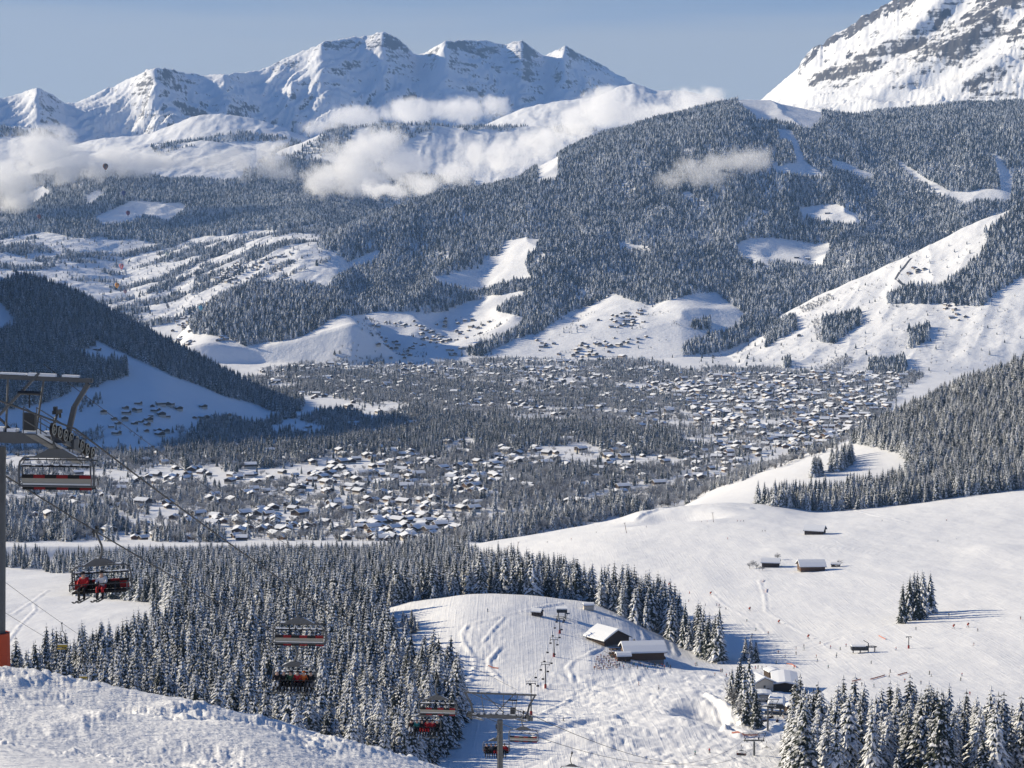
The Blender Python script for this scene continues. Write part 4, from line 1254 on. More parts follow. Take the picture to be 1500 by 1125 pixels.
# valley
V_FIELDS = [[(395, 628), (430, 617), (490, 627), (470, 641), (400, 641)], [(150, 632), (260, 625), (265, 645), (200, 662), (150, 650)], [(300, 705), (420, 682), (560, 672), (560, 690), (430, 707), (310, 724)], [(370, 737), (450, 702), (482, 715), (440, 742)],
            [(465, 588), (600, 592), (625, 603), (480, 607)], [(780, 655), (860, 650), (900, 662), (800, 674)], [(820, 735), (1000, 700), (1010, 711), (850, 747)], [(110, 690), (330, 688), (330, 702), (110, 708)], [(1090, 668), (1150, 655), (1190, 665), (1100, 690)], [(640, 655), (690, 640), (700, 655), (650, 664)], [(560, 520), (660, 520), (700, 535), (560, 540)], [(150, 752), (260, 752), (270, 770), (160, 765)]]
V_DENSE = [[(430, 640), (500, 608), (640, 606), (700, 612), (800, 622), (900, 628), (1000, 640), (1045, 655), (1000, 668), (900, 666), (800, 660), (700, 668), (640, 676), (560, 670), (470, 668)],
           [(255, 650), (300, 625), (370, 614), (460, 617), (500, 640), (480, 668), (420, 690), (330, 695), (270, 690), (250, 670)],
           [(195, 664), (250, 659), (252, 676), (195, 676)],
           [(-250, 738), (0, 738), (140, 747), (205, 772), (140, 790), (0, 795), (-250, 795)], [(-250, 806), (0, 806), (150, 815), (245, 826), (245, 845), (-250, 845)],
           [(640, 804), (700, 778), (760, 757), (850, 747), (930, 737), (950, 750), (850, 767), (760, 787), (680, 808)],
           [(150, 795), (240, 790), (420, 800), (560, 795), (600, 800), (600, 830), (150, 835)],
           [(455, 610), (540, 604), (545, 616), (455, 622)]]
wood(2120, 5300, 7.6, V_DENSE, 18, 1050, warp=16, bare=.26, dens=.8, holes=V_FIELDS, name='valley', noise_cut=(170, 90, -.24))
V_MID = [[(500, 562), (560, 548), (650, 558), (760, 572), (900, 570), (1000, 588), (1045, 600), (900, 602), (760, 594), (640, 592), (500, 588)],
         [(360, 560), (420, 545), (520, 545), (600, 560), (560, 580), (450, 580), (400, 580)], [(880, 545), (960, 535), (1000, 545), (990, 560), (900, 560)],
         [(560, 690), (700, 670), (860, 680), (1000, 690), (1000, 730), (860, 735), (720, 745), (560, 720)]]
wood(2150, 5700, 8.0, V_MID, 16, 1060, warp=12, bare=.62, dens=.7, holes=V_FIELDS, name='valley', noise_cut=(160, 100, -.15))
V_ALL = [[(-250, 620), (200, 630), (420, 620), (520, 590), (380, 545), (500, 520), (900, 520), (1000, 540), (1350, 545), (1300, 610), (1240, 650), (1040, 720), (980, 745), (600, 815), (240, 830), (-250, 835)]]
wood(2150, 5700, 9, V_ALL, 15, 1070, warp=8, bare=.78, dens=.75, holes=V_FIELDS, name='valley', noise_cut=(240, 110, -.07))
wood(2150, 5700, 24, V_ALL, 12, 1071, warp=8, bare=.6, dens=.5, name='valley')
wood(2150, 3100, 8.5, [[(250, 745), (330, 715), (420, 705), (450, 725), (400, 745), (300, 760)], [(650, 790), (760, 770), (900, 725), (1030, 700), (1010, 730), (900, 760), (760, 790)], [(260, 800), (420, 790), (480, 800), (480, 815), (260, 818)]], 13, 1072, warp=5, bare=.9, dens=.75, name='valley')
# far hills
B_MAIN = [(430, 380), (442, 368), (480, 340), (560, 304), (640, 280), (700, 268), (760, 258), (830, 212), (900, 184), (1000, 158), (1085, 132), (1150, 146), (1250, 156), (1340, 150), (1500, 140), (1900, 120), (1900, 500), (1500, 500), (1200, 500), (1100, 500), (1000, 532), (1000, 511), (1035, 494), (1078, 481), (1094, 461), (1083, 452), (1050, 428), (1000, 437), (943, 445), (900, 435), (863, 448), (837, 458), (787, 488), (740, 503), (690, 533), (667, 523), (700, 509), (753, 486), (767, 469), (733, 453), (755, 434), (713, 437), (690, 441), (643, 459), (610, 463), (583, 451), (540, 456), (500, 464), (490, 440), (488, 413)]
B_HOLES = [[(425, 378), (470, 384), (505, 389), (548, 367), (562, 368), (545, 386), (505, 397), (490, 413), (455, 412), (425, 407)],
           [(623, 407), (707, 392), (713, 372), (770, 372), (763, 395), (777, 412), (730, 418), (700, 430), (653, 418)], [(742, 352), (787, 350), (776, 373), (735, 375)],
           [(1173, 303), (1193, 297), (1227, 300), (1260, 317), (1264, 330), (1247, 334), (1200, 322), (1176, 314)],
           [(1080, 132), (1153, 142), (1197, 155), (1204, 170), (1187, 188), (1133, 181), (1110, 178), (1083, 153)],
           [(1133, 190), (1160, 191), (1173, 213), (1180, 233), (1200, 249), (1210, 258), (1133, 256), (1130, 247), (1167, 238), (1160, 214), (1140, 208)],
           [(1217, 232), (1280, 255), (1276, 264), (1220, 250)], [(1443, 221), (1463, 229), (1478, 260), (1474, 294), (1417, 301), (1350, 278), (1417, 282), (1463, 276), (1457, 234)],
           [(1320, 238), (1350, 258), (1420, 296), (1412, 302), (1340, 264), (1318, 246)],
           [(1080, 357), (1100, 349), (1213, 355), (1217, 363), (1200, 390), (1150, 388), (1100, 386), (1082, 372)], [(782, 234), (820, 230), (818, 262), (785, 268)],
           [(1000, 286), (1012, 282), (1015, 292), (1002, 296)], [(905, 356), (940, 360), (935, 368), (905, 368)], [(700, 432), (768, 428), (760, 440), (715, 440)]]
wood(5300, 9700, 8.6, [B_MAIN], 20, 1080, holes=B_HOLES, warp=7, bare=.10, name='far', lay='bighill', gaps=.45)
wood(8800, 9700, 12, [[(1190, 155), (1500, 140), (1500, 200), (1330, 215)]], 20, 1081, dens=.5, name='far')
R_HILL = [[(1443, 341), (1500, 293), (1900, 180), (1900, 400), (1500, 403), (1460, 426), (1440, 449), (1400, 448), (1340, 446), (1300, 444), (1297, 433), (1330, 422), (1377, 421), (1413, 397), (1437, 375), (1447, 360)],
          [(1203, 468), (1262, 459), (1264, 476), (1222, 504), (1206, 501)], [(1122, 480), (1165, 464), (1168, 482), (1120, 512)], [(1273, 530), (1328, 527), (1328, 549), (1273, 549)],
          [(1330, 484), (1358, 479), (1356, 499), (1333, 512)], [(1150, 528), (1158, 528), (1158, 540), (1150, 540)], [(1013, 473), (1042, 470), (1042, 483), (1013, 483)]]
wood(5150, 6600, 8.0, R_HILL, 20, 1090, warp=4, name='far', bare=.1)
wood(5150, 6600, 9.0, [[(1175, 562), (1198, 541), (1240, 522), (1252, 530), (1212, 562), (1190, 568)], [(1170, 452), (1215, 432), (1222, 438), (1178, 460)], [(1190, 470), (1200, 466), (1203, 500), (1195, 498)]], 12, 1091, warp=4, bare=.9, name='far')
wood(5150, 6600, 26, [[(960, 560), (1100, 486), (1350, 365), (1500, 330), (1500, 560)]], 11, 1092, warp=4, bare=.7, dens=.35, name='far')
wood(5500, 6250, 8.0, [[(273, 472), (310, 430), (350, 410), (417, 405), (483, 413), (502, 425), (502, 463), (443, 492), (360, 510), (333, 494), (283, 490)]], 20, 1100, warp=4, name='far', bare=.25)
B_TERR = [(-300, 350), (0, 348), (60, 340), (100, 348), (150, 345), (170, 352), (250, 358), (280, 350), (320, 345), (400, 338), (440, 330), (475, 328), (490, 300), (560, 250), (420, 232), (350, 266), (250, 260), (180, 256), (130, 243), (60, 256), (0, 272), (-300, 280)]
wood(7600, 11200, 9.5, [B_TERR], 22, 1110, holes=[[(140, 317), (187, 298), (260, 293), (273, 303), (247, 323), (207, 320), (187, 333), (153, 330)], [(128, 285), (150, 275), (154, 286), (132, 303)], [(20, 290), (60, 272), (75, 285), (50, 300)]], warp=6, bare=.03, name='far')
wood(5900, 9000, 9.0, [[(-300, 345), (200, 350), (480, 330), (500, 375), (440, 400), (330, 425), (250, 480), (100, 480), (-300, 480)]], 18, 1120, warp=8, bare=.3, name='far', noise_cut=(420, 120, .15, 1))
wood(5900, 9000, 30, [[(-300, 345), (200, 350), (480, 330), (500, 375), (440, 400), (330, 425), (250, 480), (100, 480), (-300, 480)]], 13, 1121, warp=8, bare=.5, dens=.5, name='far')
wood(5200, 7000, 13, [[(480, 470), (780, 470), (1000, 440), (1000, 530), (480, 535)]], 11, 1122, warp=8, bare=.7, dens=.5, name='far', noise_cut=(120, 90, .22))
wood(10000, 11800, 11, [[(335, 262), (430, 206), (490, 182), (560, 176), (700, 178), (880, 180), (880, 196), (700, 192), (620, 192), (570, 230), (520, 285), (430, 285), (350, 290)], [(-300, 172), (0, 176), (70, 188), (90, 205), (40, 200), (-300, 200)], [(220, 215), (420, 180), (440, 205), (300, 210), (230, 228)]], 20, 1130, warp=6, dens=.6, name='far', noise_cut=(260, 200, -.15))

wood(8700, 11600, 9.5, [[(455, 345), (480, 342), (560, 308), (640, 284), (700, 272), (690, 262), (600, 255), (540, 250), (480, 290)]], 21, 1131, warp=5, name='far')
wood(5800, 8600, 8.6, [[(486, 414), (520, 397), (600, 395), (645, 420), (605, 456), (540, 458), (500, 467), (480, 450)]], 20, 1132, warp=5, name='far')
def cat(lst):
    X, Y, Z, H = (np.concatenate([a[i] for a in lst]) for i in range(4))
    W = np.array(sum([a[4] for a in lst], []))
    return X, Y, Z, H, W
CX, CYY, CZ, CH, CW = cat(CON)
BX, BY, BZ, BH, BW = cat(BARE)
print('conifers', len(CX), 'bare', len(BX))

def pick_largest(X, Y, Z, H, n):
    px, py = to_px(X, Y, Z); _, pt = to_px(X, Y, Z + H)
    ok = (px > -8) & (px < 1508) & (pt < 1118) & (py > 0) & seen(X, Y, Z + H * .75)
    size = np.where(ok, H / Y, 0)
    idx = np.argsort(-size)[:n]
    return idx[size[idx] > 0]
KINDS = {'left': ('snow laden spruce in the wood below the chairlift on the left', 'spruces of the left wood under the chairlift'),
         'row': ('frosted tall spruce in the row along the edge of the snowy knoll behind the terrace hut', 'spruces in the row behind the huts'),
         'corner': ('tall snow streaked spruce in the wood at the bottom right corner', 'spruces of the bottom right wood'),
         'right': ('frosted spruce in the wood on the right above the piste', 'spruces of the wood above the right piste'),
         'clump': ('dark tall spruce in the lone clump on the open right piste', 'spruces of the lone clump on the piste'),
         'trio': ('short spruce in the small trio above the lift base huts', 'spruces of the small trio by the piste'),
         'pistehouse': ('snow covered spruce in the clump left of the lift base huts', 'spruces left of the lift base huts'),
         'sapling': ('small frosted spruce sapling on the shaded left edge of the knoll', 'saplings on the edge of the knoll')}
sel = pick_largest(CX, CYY, CZ, CH, 300)
keep = np.ones(len(CX), bool)
trng = np.random.default_rng(77)
for i in sel:
    if CW[i] not in KINDS: continue
    keep[i] = False
    lab, grp = KINDS[CW[i]]
    t = thing('spruce_tree', lab, 'tree', (CX[i], CYY[i], CZ[i] - .25), trng.uniform(0, 6.28), grp)
    w = trng.uniform(.9, 1.15)
    t.scale = (CH[i] * w, CH[i] * w, CH[i])
    k = int(trng.integers(NV))
    link(bpy.data.objects.new('crown', TREE[k][0]), t)
    link(bpy.data.objects.new('trunk', TREE[k][1]), t)
print('single conifers', int((~keep).sum()), 'farthest', CYY[~keep].max())
X, Y, Z, H = CX[keep], CYY[keep], CZ[keep], CH[keep]
kind = np.where(Y < 2800, trng.integers(0, 4, len(X)), np.where(Y < 5200, trng.integers(4, 8, len(X)), trng.integers(8, 11, len(X)) + 3 * (trng.random(len(X)) < .5 + .9 * fbm(X / 420, Y / 420, 4, 991) + .25 * pnoise(X / 60, Y / 60, 993))))
W = H * trng.uniform(.85, 1.2, len(X)) * np.where(Y > 5200, 1.15, np.where(Y > 2150, 1.28, 1.0))
scatter_object('conifer_forest', np.stack([X, Y, Z - .3], 1), kind, trng.uniform(0, 6.28, len(X)), np.stack([W, H], 1), SRC, 'snow dusted conifer forest covering the hills and the valley', 'forest')
# leafless trees
BSEL = pick_largest(BX, BY, BZ, BH, 60)
bkeep = np.ones(len(BX), bool)
BT = []
for k in range(3):
    V, Fa, Mi = bare_tree(np.random.default_rng(540 + k), 420, .006)
    tm = Mi == 1
    BT.append((mesh_from('bare_crown', V, Fa[tm], 3, [M['twig']]), mesh_from('bare_trunk', V, Fa[~tm], 3, [M['bark']])))
for i in BSEL:
    if BW[i] not in ('pistehouse', 'valley', 'left'): continue
    bkeep[i] = False
    near = BW[i] == 'pistehouse'
    t = thing('bare_tree', 'leafless frosted tree among the dark spruces by the lift base' if near else 'leafless frosted tree between the chalets on the valley floor', 'tree', (BX[i], BY[i], BZ[i] - .2), trng.uniform(0, 6.28), 'leafless trees by the lift base' if near else 'leafless trees among the nearest chalets')
    t.scale = (BH[i],) * 3
    k = int(trng.integers(3))
    link(bpy.data.objects.new('crown', BT[k][0]), t); link(bpy.data.objects.new('trunk', BT[k][1]), t)
X, Y, Z, H = BX[bkeep], BY[bkeep], BZ[bkeep], BH[bkeep]
kind = np.where(Y < 3300, trng.integers(0, 3, len(X)), trng.integers(3, 6, len(X)))
scatter_object('leafless_woodland', np.stack([X, Y, Z - .2], 1), kind, trng.uniform(0, 6.28, len(X)), np.stack([H * trng.uniform(1.1, 1.7, len(X)), H], 1), BSRC, 'frosted leafless trees scattered through the valley and fields', 'woodland')

r_ = np.array(REST_HOUSES)
scatter_object('far_village', r_[:, :3], r_[:, 5].astype(int), r_[:, 3], np.stack([r_[:, 4], r_[:, 4]], 1), HSRC, 'distant snow roofed houses of the far town and hamlets', 'houses')
# ------------------------------------------------------------------ haze and low clouds
def W(px, py, D):
    s, e = px_dir(px, py)
    return Vector((float(s) * D, D, float(e) * D))
zmin = min(float(b['Z'].min()) for b in BANDS.values()); zmax = max(float(b['Z'].max()) for b in BANDS.values())
hb = MB(); x0, x1 = -0.62 * 22500 - 20, 0.42 * 22500 + 20
hb.box(((x0 + x1) / 2, (22600 - 40) / 2, (zmin - 1 + zmax + 30) / 2), (x1 - x0, 22600 + 40, zmax + 31 - zmin))
hm, t, out = nt('haze'); b = NB(t)
pv = b.n('ShaderNodeVolumePrincipled')
pv.inputs['Color'].default_value = (.34, .58, 1.0, 1)
pv.inputs['Density'].default_value = 1.95e-5
pv.inputs['Anisotropy'].default_value = 0.0
b.l(pv.outputs[0], out.inputs['Volume'])
tag(hb.build('haze', hm), 'thin blue winter haze filling the valley', 'haze', kind='stuff')

def cloud(label, blobs, seed, dens=.016, soft=.5):
    """blobs: (px, py, half width px, half height px, D)"""
    P = [(W(a, c, D), rx * D / F, rz * D / F) for a, c, rx, rz, D in blobs]
    lo = [min(p[i] - (r1 if i == 0 else 260 if i == 1 else r2) * 1.25 for p, r1, r2 in P) for i in range(3)]
    hi = [max(p[i] + (r1 if i == 0 else 260 if i == 1 else r2) * 1.25 for p, r1, r2 in P) for i in range(3)]
    c = Vector([(lo[i] + hi[i]) / 2 for i in range(3)])
    mb = MB(); mb.box((0, 0, 0), [hi[i] - lo[i] for i in range(3)])
    m, t, out = nt('cloud'); b = NB(t)
    tc = b.n('ShaderNodeTexCoord').outputs['Object']
    # warp the position so that the blob outlines billow
    n1 = b.n('ShaderNodeTexNoise'); n1.inputs['Scale'].default_value = .0055; n1.inputs['Detail'].default_value = 6; n1.inputs['Roughness'].default_value = .66
    off = b.n('ShaderNodeVectorMath', operation='ADD'); off.inputs[1].default_value = (seed * 913.0, seed * 77.0, seed * 31.0)
    b.l(tc, off.inputs[0]); b.l(off.outputs[0], n1.inputs['Vector'])
    sub = b.n('ShaderNodeVectorMath', operation='SUBTRACT'); b.l(n1.outputs['Color'], sub.inputs[0]); sub.inputs[1].default_value = (.5, .5, .5)
    scl = b.n('ShaderNodeVectorMath', operation='SCALE'); b.l(sub.outputs[0], scl.inputs[0]); scl.inputs['Scale'].default_value = 240.0
    wp = b.n('ShaderNodeVectorMath', operation='ADD'); b.l(tc, wp.inputs[0]); b.l(scl.outputs[0], wp.inputs[1])
    field = None
    for p, r1, r2 in P:
        d = p - c
        s = b.n('ShaderNodeVectorMath', operation='SUBTRACT'); b.l(wp.outputs[0], s.inputs[0]); s.inputs[1].default_value = d
        mul = b.n('ShaderNodeVectorMath', operation='MULTIPLY'); b.l(s.outputs[0], mul.inputs[0]); mul.inputs[1].default_value = (1 / r1, 1 / min(240, max(r1, 130)), 1 / r2)
        ln = b.n('ShaderNodeVectorMath', operation='LENGTH'); b.l(mul.outputs[0], ln.inputs[0])
        v = b.math('SUBTRACT', 1.0, ln.outputs['Value'])
        field = v if field is None else b.math('MAXIMUM', field, v)
    fine = b.noise(off.outputs[0], .012, 6, .68)
    f = b.math('ADD', field, b.math('MULTIPLY', b.math('SUBTRACT', fine, .54), 1.9))
    den = b.math('MULTIPLY', b.ramp(f, .0, soft), dens * .85)
    pv = b.n('ShaderNodeVolumePrincipled'); pv.inputs['Color'].default_value = (.998, .998, .998, 1)
    pv.inputs['Anisotropy'].default_value = .25
    b.l(den, pv.inputs['Density']); b.l(pv.outputs[0], out.inputs['Volume'])
    o = mb.build('cloud', m); o.location = c
    return tag(o, label, 'cloud')
cloud('low cloud bank at the far left behind the dark hot air balloon', [(15, 262, 55, 40, 9300), (66, 222, 55, 46, 9400), (105, 240, 50, 40, 9400), (160, 238, 60, 28, 9500), (215, 236, 45, 22, 9500), (25, 292, 38, 18, 9200)], 1)
cloud('thin wisp trailing right of the left cloud bank, before the pale cliffs', [(262, 238, 44, 16, 9500), (310, 240, 48, 18, 9500), (345, 236, 36, 22, 9550)], 8, .006)
cloud('small wispy cloud left of the big white cloud', [(395, 230, 36, 32, 9500), (365, 248, 40, 18, 9500), (410, 255, 30, 16, 9500)], 2, .009)
cloud('big white cloud over the forested gap in the middle left', [(468, 266, 34, 24, 9000), (515, 232, 52, 40, 9200), (560, 212, 46, 32, 9300), (590, 240, 50, 30, 9300), (520, 258, 62, 28, 9200)], 3, .018)
cloud('long thin cloud along the foot of the snowy range', [(470, 186, 36, 16, 11900), (520, 170, 50, 20, 11900), (600, 165, 60, 20, 11900), (670, 160, 55, 24, 12000), (722, 157, 36, 20, 12000)], 4, .011)
cloud('long rising cloud behind the forested ridge', [(560, 280, 46, 13, 8500), (620, 268, 46, 18, 8700), (672, 256, 42, 20, 8900), (700, 232, 32, 24, 9100), (742, 226, 40, 26, 9300), (790, 206, 40, 30, 9500), (838, 184, 44, 36, 9650), (872, 158, 38, 34, 9700), (890, 140, 26, 18, 9700)], 5, .018)
cloud('white cloud wrapped round the top of the forested ridge', [(905, 170, 44, 26, 9750), (960, 164, 46, 20, 9800), (1010, 150, 40, 20, 9800), (1038, 142, 28, 18, 9800)], 6, .013)
cloud('small cloud hanging before the forested hillside on the right', [(985, 264, 34, 16, 7500), (1020, 250, 42, 22, 7500), (1062, 238, 48, 20, 7500), (1102, 234, 36, 22, 7500), (1040, 264, 48, 12, 7500)], 7, .010)
# ------------------------------------------------------------------ chairlifts
M['steel'] = simple('galvanised_steel', (.12, .125, .13), .55, .3, var=.25, scale=1.5)
M['steel_dark'] = simple('dark_steel', (.045, .048, .052), .5, .4, var=.3, scale=2)
M['rubber'] = simple('black_rubber', (.012, .012, .013), .6, var=.3)
M['pad_black'] = simple('black_upholstery', (.014, .013, .014), .7, var=.3)
M['pad_red'] = simple('red_upholstery', (.22, .012, .014), .7, var=.2)
M['pad_beige'] = simple('beige_seat_shell', (.36, .33, .27), .6, var=.08)
M['white_trim'] = simple('white_trim', (.72, .71, .68), .5, var=.05)
M['sheave_rim'] = simple('worn_rim', (.33, .32, .28), .6, .2, var=.2)
M['rope'] = simple('haul_rope', (.05, .05, .052), .6, .3, var=.2)
M['frost'] = simple('snow_on_steel', (.82, .84, .87), .7, var=.04)
M['yellow'] = simple('yellow_seat', (.42, .30, .045), .6, var=.15)
M['orange_mat'] = simple('orange_mat', (.50, .085, .04), .8, var=.15)
M['red_paint'] = simple('red_paint', (.30, .03, .025), .6, var=.2)

GAUGE = 6.3
T1 = W(110, 628, 80); T1L = T1 - Vector((GAUGE * .989, -GAUGE * .145, 0))
T2 = W(775, 1046, 210); T2L = T2 - Vector((GAUGE * .987, -GAUGE * .16, 0))
T3 = W(1119, 1083, 640); T3L = T3 - Vector((GAUGE, 0, 0))
T4 = W(1138, 1033, 695); T4L = T4 - Vector((GAUGE, 0, 0))
T0 = Vector((-21.6, 10, 7.5)); T0L = T0 - Vector((GAUGE, 0, 0))

def sag(a, b, t, s):
    p = a.lerp(b, t); p.z -= 4 * s * t * (1 - t)
    return p
def rope_obj(label, pts, r=.036, name='haul_rope', cat_='rope'):
    mb = MB(); mb.tube(pts, r, 6)
    return tag(mb.build(name, M['rope'], smooth=True), label, cat_)
SAG12, SAG23 = 1.7, 7.0
def run(A):
    pts = [A[0]]
    for a, b, s, n in ((A[0], A[1], .4, 4), (A[1], A[2], SAG12, 26), (A[2], A[3], SAG23, 30), (A[3], A[4], 2.0, 10)):
        pts += [sag(a, b, k / n, s) for k in range(1, n + 1)]
    return pts
rope_obj('right haul rope of the red seat chairlift, running down from the near pylon', run([T0, T1, T2, T3, T4]))
rope_obj('left haul rope of the red seat chairlift, carrying the occupied chairs', run([T0L, T1L, T2L, T3L, T4L]))
topc = lambda A: A + Vector((-1.2, 0, 2.6))
rope_obj('thin signal cable above the haul ropes between the near and middle pylons', [sag(topc(T1), topc(T2), k / 20, 1.0) for k in range(21)], .014, 'signal_cable', 'cable')

def chair_parts(root, seats=6, hw=1.55):
    """six seat chair hanging from a rope grip at the origin; riders face -y"""
    g = MB(); g.box((0, 0, .02), (.16, .75, .14)); g.box((0, .22, .15), (.12, .2, .2)); g.tube([(0, -.3, -.02), (0, -.3, -.25)], .05, 6)
    g.build('grip', M['steel_dark'], root)
    a = MB(); a.tube([(0, 0, -.05), (.10, .02, -.35), (.20, .12, -.75), (.14, .24, -1.15), (0, .26, -1.45)], [.055, .06, .06, .06, .07], 8)
    a.build('hanger', M['steel'], root, smooth=True)
    f = MB()
    f.prism([(-.95, -1.78), (.95, -1.78), (.28, -1.44), (-.28, -1.44)], .20, .32)
    loop = []
    for sx in (1, -1):
        pass
    pts = [(-hw, .25, -2.95), (-hw, .25, -2.2), (-hw + .05, .25, -1.98), (-hw + .22, .25, -1.82), (-hw + .5, .25, -1.78), (hw - .5, .25, -1.78), (hw - .22, .25, -1.82), (hw - .05, .25, -1.98), (hw, .25, -2.2), (hw, .25, -2.95)]
    f.tube(pts, .042, 8)
    f.tube([(-hw, .25, -2.95), (hw, .25, -2.95)], .04, 6)
    for s in (-1, 1):
        f.tube([(s * (hw - .14), .22, -2.1), (s * (hw - .14), .22, -2.62)], .035, 6)
        f.tube([(s * (hw - .05), .25, -2.62), (s * (hw - .05), -.35, -2.66), (s * (hw - .05), -.42, -2.95)], .03, 6)
    f.build('frame', M['steel'], root, smooth=False)
    w = 2 * hw - .24
    b = MB(); b.box((0, .22, -2.80), (w, .05, .36), mi=0); b.box((0, .19, -2.87), (w, .02, .05), mi=1); b.box((0, .253, -2.87), (w * .98, .02, .06), mi=1)
    bk = b.build('backrest', [M['pad_beige'], M['white_trim']], root)
    n = seats
    pb = MB()
    for k in range(n):
        x = -w / 2 + w * (k + .5) / n
        pb.box((x, .215, -2.565), (w / n - .012, .10, .14), mi=1 if k % 2 == 0 else 0)
        pb.box((x, .15, -2.78), (w / n - .04, .10, .34), mi=1 if k in (n - 1, 0) else 0)
    pb.build('cushion', [M['pad_black'], M['pad_red']], bk)
    s_ = MB()
    for k in range(n):
        x = -w / 2 + w * (k + .5) / n
        s_.box((x, -.08, -3.05), (w / n - .015, .52, .10), mi=0)
        s_.box((x, .20, -3.05), (w / n - .012, .08, .10), mi=1 if k % 2 == 0 else 0)
    s_.build('seat', [M['pad_black'], M['pad_red']], root)
    h = MB()
    for k in range(n):
        x = -w / 2 + w * (k + .5) / n
        h.box((x, .22, -2.14), (w / n * .62, .06, .07), mi=0)
    h.tube([(-w / 2, .22, -2.16), (w / 2, .22, -2.16)], .028, 6, mi=0)
    h.build('headrest_bar', M['pad_black'], root)
    fr = MB(); rr_ = random.Random(3)
    for k in range(7):
        x = -w / 2 + w * (k + .5) / 7
        fr.box((x, .22, -2.085), (w / 7 * rr_.uniform(.5, .95), .08, rr_.uniform(.03, .06)))
    fr.prism([(-.9, -1.755), (-.3, -1.43), (-.26, -1.415), (-.88, -1.70)], .21, .31)
    fr.box((.75, .25, -1.72), (.7, .10, .05))
    fr.build('snow', M['frost'], root)
def bar_parts(root, down, hw=1.5):
    b = MB()
    if down:
        b.tube([(-hw, .1, -2.5), (-hw, -.45, -2.62), (hw, -.45, -2.62), (hw, .1, -2.5)], .025, 6)
        for x in (-hw * .62, 0, hw * .62): b.tube([(x, -.45, -2.62), (x, -.62, -3.0), (x, -.66, -3.4)], .02, 6); b.tube([(x - .22, -.66, -3.4), (x + .22, -.66, -3.4)], .022, 6)
    else:
        b.tube([(-hw, .1, -2.2), (-hw, -.3, -1.95), (hw, -.3, -1.95), (hw, .1, -2.2)], .025, 6)
        for x in (-hw * .62, 0, hw * .62): b.tube([(x, -.3, -1.95), (x, -.1, -1.62)], .018, 6)
    b.build('safety_bar', M['steel_dark'], root)

CH_E = thing('lift_chair', 'empty red and beige six seat chair nearest, just under the left pylon', 'chair', sag(T1, T2, -.012, 0), 0, 'empty six seat chairs of the chairlift')
chair_parts(CH_E); bar_parts(CH_E, False)
CH_F = thing('lift_chair', 'occupied six seat chair with two riders, the nearest one coming up', 'chair', sag(T1L, T2L, .145, SAG12), 0, 'occupied six seat chairs of the chairlift')
chair_parts(CH_F); bar_parts(CH_F, True)
CH_E.location = W(84, 604, 79.5); CH_E.rotation_euler = (0, 0, math.pi - .12)
CH_F.rotation_euler = (0, math.radians(-4.5), math.radians(-7))
def chair(src_, A, B, t, s, label, rz, roll=0):
    c = dup(src_, sag(A, B, t, s), label=label); c.rotation_euler = (0, roll, rz); return c
PI = math.pi
def t_for(A, B, s, D): return (D - A.y) / (B.y - A.y)
chair(CH_E, T1, T2, t_for(T1, T2, 0, 115), SAG12, 'empty six seat chair with red seat edges hanging before the spruce wood', PI - .10)
chair(CH_E, T1, T2, t_for(T1, T2, 0, 158), SAG12, 'empty six seat chair hanging just left of the middle pylon', PI - .12)
chair(CH_E, T1, T2, t_for(T1, T2, 0, 206), SAG12, 'empty six seat chair beside the post of the middle pylon', PI - .14)
OC2 = chair(CH_F, T1L, T2L, t_for(T1, T2, 0, 137), SAG12, 'crowded six seat chair with an orange jacket, below the empty chair', -.1)
OC3 = chair(CH_F, T1L, T2L, t_for(T1, T2, 0, 184), SAG12, 'crowded six seat chair with red trousers, before the wood edge', -.05)
OC4 = chair(CH_F, T2L, T3L, .035, 0, 'crowded six seat chair low behind the middle pylon', 0)
OC4.location = W(727, 1064, 226)
chair(CH_E, T2, T3, .20, SAG23, 'dark empty chair at the bottom edge right of the middle pylon', PI - .2).location = W(838, 1103, 262)
chair(CH_F, T2L, T3L, .93, SAG23, 'small dark chair left of the third pylon', -.3).location = W(1086, 1092, 610)
chair(CH_E, T3, T4, .08, 1, 'small empty chair just right of the third pylon', PI).location = W(1123, 1087, 655)
chair(CH_E, T3, T4, .75, 1, 'small empty chair below the fourth pylon', PI).location = W(1131, 1068, 700)

